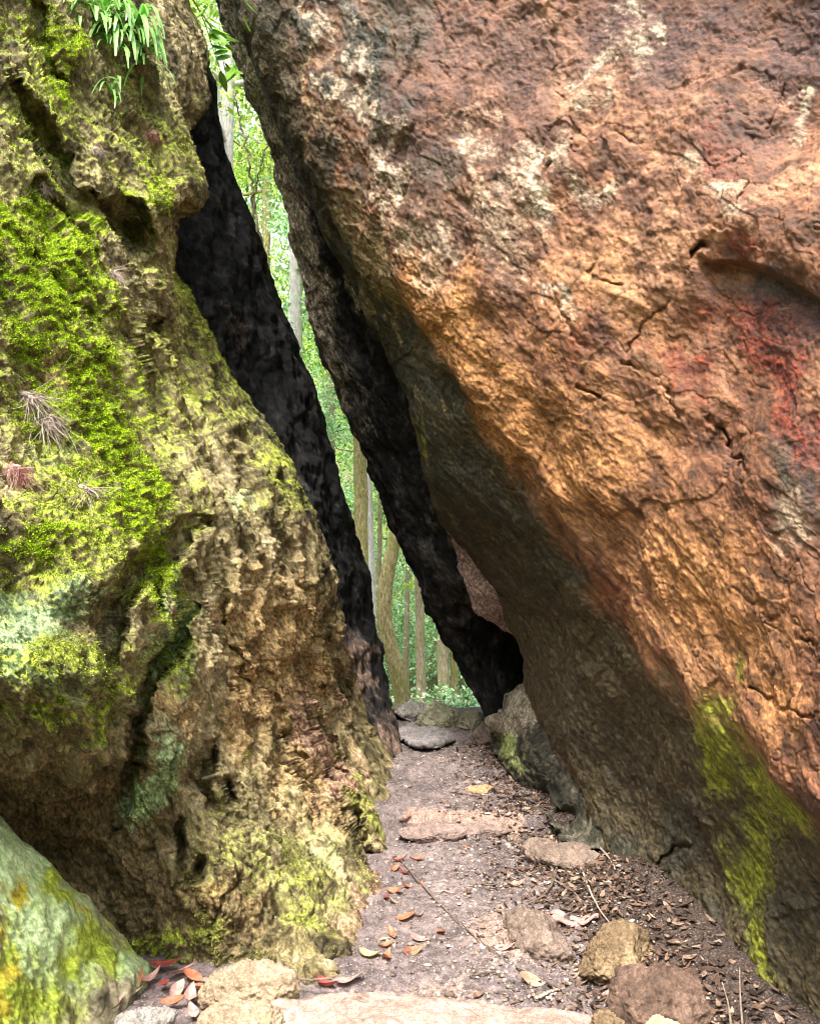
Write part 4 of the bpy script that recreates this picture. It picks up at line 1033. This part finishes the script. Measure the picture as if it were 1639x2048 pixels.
for k, (u, v, L, a, cn, place) in enumerate(LEAVES):
    rr = random.Random(k * 13 + 1)
    L *= 1.05
    vs, fs = leaf_mesh(L, L * rr.uniform(0.36, 0.5), rr.uniform(0.2, 0.9), rr.uniform(0.15, 0.7), 8, rr.uniform(-0.8, 0.8))
    rm = np.array(__import__('mathutils').Euler((rr.gauss(0, .25), rr.gauss(0, .2), math.radians(a))).to_matrix())
    vs = vs @ rm.T
    p = on_path(u, v)
    p[2] += 0.004 - min(0, vs[:, 2].min() + 0.006)
    if u < 430 and v > 1930: p[2] += 0.02
    add("fallen_leaf", vs + p, fs, LEAFM[cn], f"{cn} fallen leaf {place}", 'leaf', 'fallen leaves on the path', origin=p)

# bark strips
def strip(u, v, L, W, a, seed):
    rr = random.Random(seed); vs, fs = [], []
    n_ = 10
    for i in range(n_ + 1):
        s = i / n_ - 0.5
        for j in range(4):
            y = (j / 3 - 0.5) * W * (1 - 1.2 * s * s)
            vs.append((L * s, y + 0.01 * math.sin(9 * s + seed), 0.012 * math.sin(7 * s + seed) + 0.3 * W * (1 - (2 * (j / 3 - .5)) ** 2)))
    for i in range(n_):
        for j in range(3):
            b = i * 4 + j; fs.append((b, b + 4, b + 5, b + 1))
    vs = np.array(vs); vs = np.concatenate([vs, vs - np.array([0, 0, 0.004])])
    fs = fs + [tuple(x + 4 * (n_ + 1) for x in reversed(f)) for f in fs]
    rm = np.array(__import__('mathutils').Euler((rr.gauss(0, .2), rr.gauss(0, .25), math.radians(a))).to_matrix())
    p = on_path(u, v); p[2] += 0.02
    return vs @ rm.T + p, np.array(fs), p
for k, (u, v, L, W, a, lb) in enumerate([(1108, 1838, .16, .045, 110, 'upright pinkish bark strip left of the others in the dark litter'), (1138, 1852, .19, .05, 15, 'broad pinkish bark strip lying flat before the dark litter'), (1170, 1850, .13, .04, -30, 'short pinkish bark strip at the right end of the bark pieces')]):
    vs, fs, p = strip(u, v, L, W, a, k + 3)
    add("bark_strip", vs, fs, LEAFM['pinkish'], lb, 'bark strip', 'pink bark strips in the litter', origin=p)

# ------------------------------------------------------------------ twigs
def tube(pts, radii, sides=7):
    pts = np.array(pts, float); n = len(pts)
    tan = np.gradient(pts, axis=0); tan /= np.linalg.norm(tan, axis=1)[:, None] + 1e-9
    ref = np.array([0.3, 0.2, 1.0]); ref /= np.linalg.norm(ref)
    if abs(tan.mean(0) @ ref) > 0.85 * np.linalg.norm(tan.mean(0)): ref = np.array([1.0, 0.2, 0.1])
    a = np.cross(tan, ref); a /= np.linalg.norm(a, axis=1)[:, None] + 1e-9
    b = np.cross(tan, a)
    th = np.linspace(0, 2 * np.pi, sides, endpoint=False)
    radii = np.broadcast_to(np.asarray(radii, float), (n,))
    V = pts[:, None] + radii[:, None, None] * (np.cos(th)[None, :, None] * a[:, None] + np.sin(th)[None, :, None] * b[:, None])
    idx = np.arange(n * sides).reshape(n, sides)
    q = np.stack([idx[:-1], np.roll(idx, -1, 1)[:-1], np.roll(idx, -1, 1)[1:], idx[1:]], -1).reshape(-1, 4)
    caps = [tuple(idx[0][::-1]), tuple(idx[-1])]
    return V.reshape(-1, 3), q, caps
def smooth_pts(pts, n, jit=0.0, seed=0):
    pts = np.array(pts, float); t = np.linspace(0, 1, len(pts)); s = np.linspace(0, 1, n)
    from_ = np.stack([np.interp(s, t, pts[:, k]) for k in range(3)], 1)
    k = np.ones(5) / 5
    pad = np.pad(from_, ((2, 2), (0, 0)), mode='edge')
    sm = np.stack([np.convolve(pad[:, c], k, 'valid') for c in range(3)], 1)
    sm[0], sm[-1] = from_[0], from_[-1]
    if jit: sm = sm + jit * np.random.default_rng(seed).normal(size=sm.shape)
    return sm
TWIG = stone_mat("twig_bark", (0.06, 0.04, 0.03), (0.17, 0.12, 0.09), (0.34, 0.26, 0.2))
TWIGL = stone_mat("pale_twig_bark", (0.22, 0.16, 0.12), (0.40, 0.31, 0.24), (0.55, 0.46, 0.38))
TWIGS = [([(800, 1722), (850, 1782), (900, 1836), (950, 1880), (1000, 1920)], .0035, TWIG, 'long thin twig slanting across the path, upper piece'),
 ([(1030, 1935), (1080, 1962), (1120, 1985), (1155, 2012)], .0035, TWIG, 'thin dark twig at the near right end of the long twig'),
 ([(1070, 2005), (1100, 1990), (1130, 1985)], .006, TWIGL, 'short pale twig lying on the near path'), ([(868, 1789), (910, 1791)], .004, TWIGL, 'tiny pale twig in the middle of the path'),
 ([(1000, 1776), (1030, 1768)], .006, TWIGL, 'stubby pale twig in the gravel'), ([(1090, 1715), (1108, 1750), (1128, 1778)], .007, TWIG, 'stick leaning from the tan slab into the litter'),
 ([(1115, 1730), (1105, 1775), (1082, 1800), (1050, 1815)], .006, TWIG, 'curved dark stick at the litter edge'), ([(1160, 1740), (1180, 1790), (1200, 1830), (1240, 1880)], .005, TWIGL, 'long pale twig sloping down through the dark litter'),
 ([(1190, 1760), (1240, 1795), (1290, 1815)], .006, TWIG, 'dark stick under the right boulder'), ([(1150, 1738), (1210, 1728), (1240, 1738)], .005, TWIG, 'bent dark stick at the back of the litter'),
 ([(1180, 1680), (1215, 1720), (1230, 1745)], .006, TWIGL, 'pale stick against the foot of the right boulder'), ([(1100, 1760), (1150, 1790), (1170, 1830)], .005, TWIG, 'thin stick crossing the curved dark stick'),
 ([(910, 1585), (935, 1590), (960, 1598)], .006, TWIG, 'dark stick above the flat orange stone'), ([(870, 1445), (900, 1452), (935, 1462)], .012, TWIGL, 'pale root lying along the crest'),
 ([(940, 1960), (985, 1950), (1000, 1958)], .004, TWIG, 'small twig on the near path'), ([(560, 1985), (620, 1998), (660, 1994)], .004, TWIG, 'grey twig over the left end of the bottom step')]
for k, (pts, r, m, lb) in enumerate(TWIGS):
    w = [on_path(u, v) + np.array([0, 0, r + 0.006]) for u, v in pts]
    P = smooth_pts(w, 26, 0.0012, k)
    P[:, 2] = np.maximum(P[:, 2], ground_z(P[:, 0], P[:, 1]) + r * 0.6)
    if 'over the left end' in lb: P[:, 2] += 0.05
    if len(pts) > 3 or r < .005: P[:, 2] += 0.004
    V, q, caps = tube(P, r * np.linspace(1.2, 0.6, 26) * (1 + 0.12 * np.random.default_rng(k).normal(size=26)), 7)
    add("twig", V, [tuple(f) for f in q] + caps, m, lb, 'twig', 'twigs on the path', origin=w[0])
for k, (u, lb, hh) in enumerate([(1455, 'dry upright grass stalk left of its pair by the right boulder', 0.13), (1478, 'dry upright grass stalk right of its pair by the right boulder', 0.17)]):
    b0 = on_path(u + 6, 2055); P = smooth_pts([b0, b0 + np.array([-0.005, 0.0, hh * 0.5]), b0 + np.array([-0.02 + 0.02 * k, 0.01, hh])], 14)
    V, q, caps = tube(P, np.linspace(0.004, 0.0015, 14), 6)
    add("grass_stalk", V, [tuple(f) for f in q] + caps, TWIGL, lb, 'grass stalk', 'dry grass stalks', origin=b0)

# ------------------------------------------------------------------ moss on the left boulder
att = {k: a for k, a in pad_attr(LEFT_SH, LEFT_ATTR).items()}
vis = (luu > -60) & (luu < 800) & (lvv > -60) & (lff > 0.9) & (np.arange(len(luu)) < lidx.size)
cand = np.nonzero(vis)[0]
pw = lv_[cand]
dens = np.clip(att['moss'][cand] + 0.7 * fbm(pw * 6, 3, 0.6, 121) - 0.45, 0, 1) * 0.8 + np.clip(att['lime'][cand] + 0.4 * fbm(pw * 8, 2, .6, 122) - 0.25, 0, 1) * 1.6
dens *= np.clip(0.35 + 0.9 * nrm[cand][:, 2] + 0.5, 0.1, 1.4)
def moss_obj(n_, weight, size, name, stops, seed):
    r = np.random.default_rng(seed)
    pr = weight / weight.sum()
    ch = r.choice(cand, n_, p=pr)
    base = lv_[ch] + r.normal(0, 0.004, (n_, 3))
    d = nrm[ch] * 0.9 + r.normal(0, 0.75, (n_, 3)); d /= np.linalg.norm(d, axis=1)[:, None]
    s = np.cross(d, r.normal(size=(n_, 3))); s /= np.linalg.norm(s, axis=1)[:, None]
    L = size * r.uniform(0.5, 1.5, n_)[:, None]; W = L * 0.3
    v = np.stack([base, base + d * L * 0.5 + s * W, base + d * L, base + d * L * 0.5 - s * W], 1).reshape(-1, 3)
    f = np.arange(n_ * 4).reshape(-1, 4)
    add(name, v, f, island_mat(name + "_green", stops, 0.9, 0.25, 0.1), kind='stuff', smooth=False, origin=np.zeros(3))
moss_obj(200000, dens, 0.006, "moss", [(0.0, (0.10, 0.13, 0.016)), (0.4, (0.21, 0.26, 0.03)), (0.8, (0.34, 0.38, 0.06)), (0.93, (0.42, 0.38, 0.14)), (1.0, (0.34, 0.22, 0.11))], 5)
moss_obj(170000, np.clip(att['lime'][cand] + 0.35 * fbm(pw * 8, 2, .6, 122) - 0.25, 0, 1), 0.0052, "bright_moss", [(0.0, (0.20, 0.36, 0.01)), (0.5, (0.44, 0.66, 0.010)), (1.0, (0.60, 0.78, 0.03))], 6)

# ------------------------------------------------------------------ plants hanging on the left boulder
def left_point(u, v, lift=0.02):
    k = np.argmin(np.where(vis, (luu - u) ** 2 + (lvv - v) ** 2, 1e12))
    return lv_[k] + nrm[k] * lift, nrm[k]
STRAP = island_mat("strap_leaf", [(0.0, (0.06, 0.20, 0.02)), (0.5, (0.17, 0.42, 0.06)), (0.85, (0.42, 0.64, 0.26)), (1.0, (0.50, 0.58, 0.06))], 0.35, 0.25, 0.6, 12)
def strap_plant(u, v, n_, L, label, seed, spread=1.0, mat=STRAP, w=0.036, name="strap_fern", cat="fern", grp='strap leaved ferns on the mossy boulder', droop=1.0):
    r = random.Random(seed)
    p, nn = left_point(u, v, 0.0)
    e = empty(name, p, label, cat, grp)
    for k in range(n_):
        a = r.uniform(-1.2, 1.2) * spread
        dirv = np.array([math.sin(a), -0.75 + r.uniform(-.3, .3), 0.35 + r.uniform(-0.5, 0.4)])
        dirv /= np.linalg.norm(dirv)
        l = L * r.uniform(0.6, 1.15)
        vs, fs = [], []
        N = 10
        side = np.cross(dirv, [0, 0, 1.0]); side /= np.linalg.norm(side)
        upv = np.cross(side, dirv)
        off_ = np.array([r.uniform(-.07, .07), -0.02, r.uniform(-.06, .06)])
        for i in range(N + 1):
            s = i / N
            c = off_ + dirv * l * s * (1 - 0.25 * s * droop) + np.array([0, 0, -1]) * l * 0.75 * droop * s * s
            ww = w * l * (math.sin(math.pi * min(0.97, 0.08 + s * 0.9)) ** 0.6)
            vs += [c - side * ww + upv * ww * 0.4, c, c + side * ww + upv * ww * 0.4]
        for i in range(N):
            for j in (0, 1):
                b = i * 3 + j; fs.append((b, b + 3, b + 4, b + 1))
        add("frond", np.array(vs), np.array(fs), mat, parent=e)
    return e
strap_plant(245, 70, 46, 0.40, "big clump of drooping strap leaves at the top of the mossy boulder", 1)
strap_plant(185, 35, 28, 0.34, "clump of narrow green leaves at the top edge left of the big clump", 2)
strap_plant(275, 130, 20, 0.28, "clump of strap leaves hanging just below the big clump", 3)
strap_plant(222, 185, 10, 0.20, "small bluish tuft of strap leaves, lowest of the hanging clumps", 4, 0.7)
strap_plant(305, 150, 9, 0.22, "thin arching tuft of strap leaves right of the hanging clumps", 5)
strap_plant(210, 100, 16, 0.22, "short fern of strap leaves left of the hanging clumps", 15)
DRY = island_mat("dry_rootlet", [(0.0, (0.16, 0.10, 0.08)), (0.5, (0.42, 0.33, 0.27)), (1.0, (0.66, 0.58, 0.50))], 0.8, 0.1)
REDR = island_mat("red_rootlet", [(0.0, (0.22, 0.06, 0.05)), (0.5, (0.42, 0.18, 0.15)), (1.0, (0.62, 0.45, 0.40))], 0.8, 0.1)
TUFTS = [(40, 790, 40, .22, DRY, "pale dry root tuft high on the left edge of the boulder"), (85, 845, 34, .20, DRY, "pale dry root tuft below the one at the left edge"),
         (10, 945, 24, .15, REDR, "reddish root tuft low at the left edge of the boulder"), (140, 990, 22, .15, DRY, "dry root tuft hanging above the bulging moss shoulder"),
         (200, 415, 16, .13, REDR, "reddish dry tuft in a pocket of the upper boulder"), (300, 270, 14, .11, REDR, "small reddish tuft high near the dark rock wall"), (215, 545, 18, .14, DRY, "grey dry tuft right of the lime green moss"),
         (185, 300, 14, .12, DRY, "dry tuft below the hanging strap leaves"), (70, 380, 14, .12, DRY, "dry tuft in the upper left moss")]
for k, (u, v, n_, L, m, lb) in enumerate(TUFTS):
    r = np.random.default_rng(200 + k)
    p, nn = left_point(u, v, 0.0)
    rv = ICO2[0] * np.array([0.03, 0.008, 0.012])
    V, F = [rv], []
    for j in range(n_ * 7):
        st = np.array([r.uniform(-0.024, 0.024), 0, r.uniform(-.004, .004)])
        d = nn * r.uniform(0.1, 0.4) + r.normal(0, 0.45, 3) + np.array([0.25, 0, -0.8]); d /= np.linalg.norm(d)
        b2 = r.normal(0, 0.4, 3)
        l = L * 0.62 * r.uniform(0.3, 1.25)
        ss = np.linspace(0, 1, 8)[:, None]
        P = st + d * l * ss + b2 * l * ss ** 2 * 0.6 + nn * 0.12 * l * np.sin(ss * 3.0)
        a, q, c = tube(P, np.linspace(0.0011, 0.0005, 8), 4)
        F.append(q + sum(len(x) for x in V)); V.append(a)
    add("root_tuft", np.concatenate(V) + p, [tuple(x) for x in ICO2[1]] + [tuple(x) for x in np.concatenate(F)], m, lb, 'root tuft', 'dry root tufts on the mossy boulder', origin=p)

# ------------------------------------------------------------------ leafy sprigs across the gap
GREENL = island_mat("sprig_leaf", [(0.0, (0.10, 0.30, 0.02)), (0.5, (0.22, 0.48, 0.05)), (1.0, (0.42, 0.62, 0.12))], 0.4, 0.45, 0.5, 8)
WOOD = stone_mat("bark_grey", (0.10, 0.085, 0.065), (0.24, 0.20, 0.15), (0.40, 0.35, 0.27))
def sprig(u0, v0, u1, v1, d0, d1, n_, L, label, seed):
    r = random.Random(seed)
    a, b = at(u0, v0, d0), at(u1, v1, d1)
    e = empty("leafy_sprig", a, label, 'sprig', 'leafy sprigs in the gap')
    mid = (a + b) / 2 + np.array([0.03, 0, 0.06])
    P = smooth_pts([a - a, mid - a, b - a], 20)
    V, q, c = tube(P, np.linspace(0.006, 0.002, 20), 6)
    add("stem", V, [tuple(f) for f in q] + c, WOOD, parent=e)
    for k in range(n_):
        s = (k + 1) / n_
        pos = P[min(19, int(s * 19))]
        vs, fs = leaf_mesh(L * r.uniform(.7, 1.2), L * 0.5 * r.uniform(.8, 1.1), 0.2, 0.15, 8)
        vs[:, 0] += L * 0.5
        rm = np.array(__import__('mathutils').Euler((r.uniform(0.5, 1.1), r.uniform(0.0, 0.7), r.uniform(-1.9, 1.6))).to_matrix())
        add("leaf", vs @ rm.T + pos, fs, GREENL, parent=e)
sprig(345, -60, 440, 140, 5.2, 5.4, 15, 0.17, "bright green leafy sprig hanging at the top of the gap", 1)
sprig(470, -120, 482, 25, 4.9, 5.0, 8, 0.14, "green leaves hanging at the top edge beside the leaning slab", 2)
sprig(400, 20, 456, 165, 5.8, 5.9, 8, 0.18, "lower dark green sprig of large leaves in the gap", 3)

# ------------------------------------------------------------------ forest behind
LEAF_STOPS = [[(0.0, (0.06, 0.16, 0.015)), (0.5, (0.30, 0.50, 0.05)), (1.0, (0.68, 0.76, 0.22))], [(0.0, (0.07, 0.20, 0.07)), (0.5, (0.30, 0.54, 0.24)), (1.0, (0.66, 0.80, 0.56))], [(0.0, (0.13, 0.30, 0.09)), (0.5, (0.28, 0.50, 0.18)), (1.0, (0.50, 0.68, 0.34))]]
LEAFT = [island_mat("tree_leaf_%s" % nm, s, 0.4, 0.45, 0.45, 0.9) for nm, s in zip(("yellow", "mint", "deep"), LEAF_STOPS)]
def bark(name, dark, mid, light, moss):
    t = NT(name)
    g = t.mapping((0, 0, 0), (1, 1, 0.3))
    n1 = t.noise(5, 6, 0.6); n2 = t.noise(36, 7, 0.7, g, 0.5)
    c = t.ramp(n2, [(0.34, dark), (0.5, mid), (0.66, light)])
    if moss: c = t.mix(t.ramp(n1, [(0.6 - moss, 0.0), (0.75 - moss, 0.85)]), c, t.mix(n2, (0.07, 0.08, 0.015), (0.30, 0.30, 0.09)))
    return t.finish(c, t.bump(n2, 1.0, 0.05), 0.9, 0.2)
BARKS = [bark("bark_mossy", (0.07, 0.055, 0.02), (0.24, 0.20, 0.09), (0.44, 0.38, 0.2), 0.12), bark("bark_pale", (0.34, 0.31, 0.28), (0.55, 0.52, 0.48), (0.72, 0.7, 0.66), 0), bark("bark_brown", (0.13, 0.105, 0.065), (0.26, 0.215, 0.14), (0.40, 0.35, 0.25), 0.1)]
def leaf_cloud(r, centres, radii, n_, size):
    """leaf-sized rhombic blades gathered in clumps"""
    ci = r.integers(0, len(centres), n_)
    d = r.normal(size=(n_, 3)); d /= np.linalg.norm(d, axis=1)[:, None]
    pos = centres[ci] + d * (radii[ci] * r.random(n_) ** 0.45)[:, None] * np.array([1, 1, 0.75])
    ax = r.normal(size=(n_, 3)); ax[:, 2] -= 0.5; ax /= np.linalg.norm(ax, axis=1)[:, None]
    up_ = np.cross(ax, r.normal(size=(n_, 3)) * 0.6 + np.array([0, 0, 1.0])); up_ /= np.linalg.norm(up_, axis=1)[:, None] + 1e-9
    L = size * r.uniform(0.6, 1.4, n_)[:, None]; W = L * 0.24
    v = np.stack([pos, pos + ax * L * 0.45 + up_ * W, pos + ax * L, pos + ax * L * 0.45 - up_ * W], 1).reshape(-1, 3)
    return v, np.arange(n_ * 4).reshape(-1, 4)
def fz(y): return -1.3 * float(sstep(7.6, 13.0, np.array(y))) - 0.1
def tree(x, y, hgt, rad, lean, bk, lm, label, seed, nleaf=7000, crown_lo=0.3, bend=0.0, crown_r=2.4, leaf=0.10):
    r = np.random.default_rng(seed)
    z0 = fz(y)
    e = empty("forest_tree", (x, y, z0), label, 'tree', 'trees beyond the gap')
    ss = np.linspace(0, 1, 40)
    P = np.stack([lean * hgt * ss + bend * np.sin(ss * 22) * np.exp(-ss * 3.0) + 0.05 * np.sin(ss * 7 + seed), 0.3 * np.sin(ss * 3 + seed) * ss, hgt * ss], 1)
    P[0, 2] = -0.3
    rad_ = rad * (1 - 0.8 * ss) * (1 + 0.5 * np.exp(-ss * hgt * 4))
    V, q, c = tube(P, rad_, 14)
    V = V + 0.12 * rad * fbm(V * np.array([5, 5, 1.5]), 3, 0.5, seed)[:, None] * np.array([1, 1, 0])
    add("trunk", V, [tuple(f) for f in q] + c, BARKS[bk], parent=e)
    cents, rads = [], []
    for k in range(9):
        s = r.uniform(max(0.25, crown_lo), 0.95); b = P[int(s * 39)]
        a = r.uniform(0, 2 * np.pi); l = crown_r * r.uniform(0.5, 1.1) * (1.15 - 0.5 * s)
        tip = b + np.array([math.cos(a) * l, math.sin(a) * l, l * r.uniform(0.25, 0.7)])
        mid = (b + tip) / 2 + np.array([0, 0, -0.1 * l])
        LP = smooth_pts([b, mid, tip], 12, 0.015, seed + k)
        V, q, c = tube(LP, np.linspace(rad * 0.35 * (1 - 0.6 * s), 0.012, 12), 6)
        add("limb", V, [tuple(f) for f in q] + c, BARKS[bk], parent=e)
        for j in range(5):
            cents.append(LP[5 + j + 1] + r.normal(0, 0.45, 3)); rads.append(r.uniform(0.35, 0.85))
    for j in range(16):
        s = r.uniform(crown_lo, 1.02); cents.append(P[min(39, int(s * 39))] + r.normal(0, crown_r * 0.45, 3)); rads.append(r.uniform(0.4, 0.9))
    v, f = leaf_cloud(r, np.array(cents), np.array(rads), nleaf, leaf)
    add("crown", v, f, LEAFT[lm], parent=e, smooth=False)
def tx(u, y): return (u - CX) / FPX * y
TREES = [(tx(790, 11.5), 11.5, 11, .125, -0.012, 0, 0, "mossy trunked tree with an S bend, framed in the lower gap", .22, 0.5), (tx(722, 14), 14, 15, .165, -0.015, 0, 1, "thick mossy trunk in the middle of the gap", 0, .45), (tx(742, 15.5), 15.5, 15, .11, -0.02, 1, 1, "grey trunk just right of the thick mossy trunk", 0, .45),
 (tx(836, 15), 15, 13, .10, 0.0, 2, 1, "straight brown trunk right of the S bend tree", 0, .35), (tx(884, 14), 14, 12, .115, 0.01, 2, 0, "thickest brown trunk beside the tip of the dark slab", 0, .4), (tx(908, 16), 16, 13, .08, 0.02, 0, 1, "slim trunk at the right of the thickest brown trunk", 0, .4),
 (tx(816, 18), 18, 12, .07, 0.0, 2, 1, "thin dark trunk low in the gap over the crest rocks", 0, .35), (tx(755, 19), 19, 14, .07, 0.0, 2, 2, "faint thin trunk deep in the wood left of the S bend tree", 0, .4), (tx(925, 21), 21, 14, .08, 0.0, 2, 2, "distant trunk nearest to the dark slab's tip", 0, .4),
 (tx(440, 10.5), 10.5, 16, .20, 0.0, 1, 0, "pale smooth trunk at the top of the gap", 0, .45), (tx(592, 13), 13, 17, .17, 0.0, 1, 0, "grey white trunk halfway up the gap", 0, .4), (tx(660, 20), 20, 18, .2, 0.0, 2, 1, "tall tree with mint leaves behind the grey white trunk", 0, .2),
 (tx(520, 18), 18, 20, .2, 0.0, 0, 0, "tall yellow green tree behind the pale trunk", 0, .3), (tx(1040, 18), 18, 15, .2, 0.0, 2, 2, "tree hidden mostly by the dark slab, right of the gap", 0, .3), (tx(1000, 24), 24, 17, .2, 0.0, 2, 1, "far tree right of the dark slab's tip", 0, .3),
 (tx(350, 22), 22, 20, .2, 0.0, 0, 2, "tall tree mostly hidden by the mossy boulder", 0, .3), (tx(870, 26), 26, 17, .18, 0, 2, 1, "far slim tree deep in the wood behind the crest", 0, .2)]
for k, (x, y, h_, rd, ln_, bk, lm, lb, bend, clo) in enumerate(TREES):
    tree(x, y, h_, rd, ln_, bk, lm, lb, 300 + k, nleaf=6500, bend=bend, crown_lo=clo, crown_r=2.3 if y < 17 else 2.9)
def shrub(u, y, hgt, lm, label, seed):
    r = np.random.default_rng(seed); x = tx(u, y)
    e = empty("shrub", (x, y, fz(y)), label, 'shrub', 'shrubs on the forest floor')
    cents, rads = [], []
    for k in range(7):
        a = r.uniform(0, 6.28); tip = np.array([math.cos(a) * hgt * .45, math.sin(a) * hgt * .45, hgt * r.uniform(.6, 1)])
        LP = smooth_pts([np.zeros(3), tip * np.array([.3, .3, .5]), tip], 10, 0.01, k)
        V, q, c = tube(LP, np.linspace(0.016, 0.005, 10), 5)
        add("stem", V, [tuple(f) for f in q] + c, BARKS[2], parent=e)
        for j in range(4): cents.append(LP[3 + 2 * j] + r.normal(0, .12, 3)); rads.append(r.uniform(.18, .4))
    v, f = leaf_cloud(r, np.array(cents), np.array(rads), 2200, 0.075)
    add("crown", v, f, LEAFT[lm], parent=e, smooth=False)
for k, (u, y, h_, lm, lb) in enumerate([(862, 13.2, 1.0, 1, "low mint green shrub in front of the thickest brown trunk"), (950, 11, 1.1, 1, "low bright shrub beside the tip of the dark slab"), (735, 16.5, 3.2, 1, "pale shrub behind the S bend tree"), (900, 22, 2.6, 0, "yellow green shrub deep in the wood"), (690, 17, 4.0, 0, "tall shrub seen left of the thick mossy trunk"), (1010, 14, 2.0, 2, "shrub behind the dark slab")]):
    shrub(u, y, h_, lm, lb, 400 + k)
# thin bare sapling in the upper gap
for k, (pts, lb) in enumerate([([(505, 420), (500, 330), (478, 230), (470, 180)], "thin bare branch rising through the upper gap"), ([(520, 480), (507, 400), (520, 330), (540, 270)], "forked bare branch leaning right in the upper gap")]):
    w = [at(u, v, 8.5) for u, v in [(pts[0][0] + 60, 1300)] + pts]
    V, q, c = tube(smooth_pts(w, 40, 0.012, k), np.linspace(0.02, 0.006, 40), 6)
    add("bare_sapling", V, [tuple(f) for f in q] + c, BARKS[2], lb, 'sapling', 'bare saplings in the gap', origin=np.array([w[0][0], w[0][1], fz(8.5)]))
# the far wood as one mass of leaves
r = np.random.default_rng(500)
n_ = 520
yy = r.uniform(24, 42, n_); uu_ = r.uniform(150, 1250, n_)
cents = np.stack([tx(uu_, yy), yy, r.uniform(-1.5, 30, n_)], 1)
v, f = leaf_cloud(r, cents, r.uniform(0.8, 2.0, n_), 130000, 0.2)
add("far_forest", v, f, LEAFT[0], kind='stuff', smooth=False, origin=np.array([0, 30, -1.4]))

n_ = 160
yy = r.uniform(19, 30, n_); uu_ = r.uniform(450, 1150, n_)
cents = np.stack([tx(uu_, yy), yy, -1.4 + 6 * r.random(n_) ** 1.3], 1)
v, f = leaf_cloud(r, cents, r.uniform(0.6, 1.4, n_), 42000, 0.13)
add("undergrowth", v, f, LEAFT[1], kind='stuff', smooth=False, origin=np.array([0, 24, -1.4]))

# unseen ring of foliage behind the viewer, added to cut low sky light
n_ = 420
aa = r.uniform(math.radians(95), math.radians(445 - 180 + 0), n_)
rr_ = r.uniform(9, 14, n_)
cents = np.stack([np.sin(aa) * rr_, np.cos(aa) * rr_, r.uniform(0, 9, n_)], 1)
v, f = leaf_cloud(r, cents, r.uniform(0.8, 1.7, n_), 60000, 0.36)
add("unseen_foliage_ring", v, f, LEAFT[2], kind='stuff', smooth=False, origin=np.array([0, -11, -0.1]))
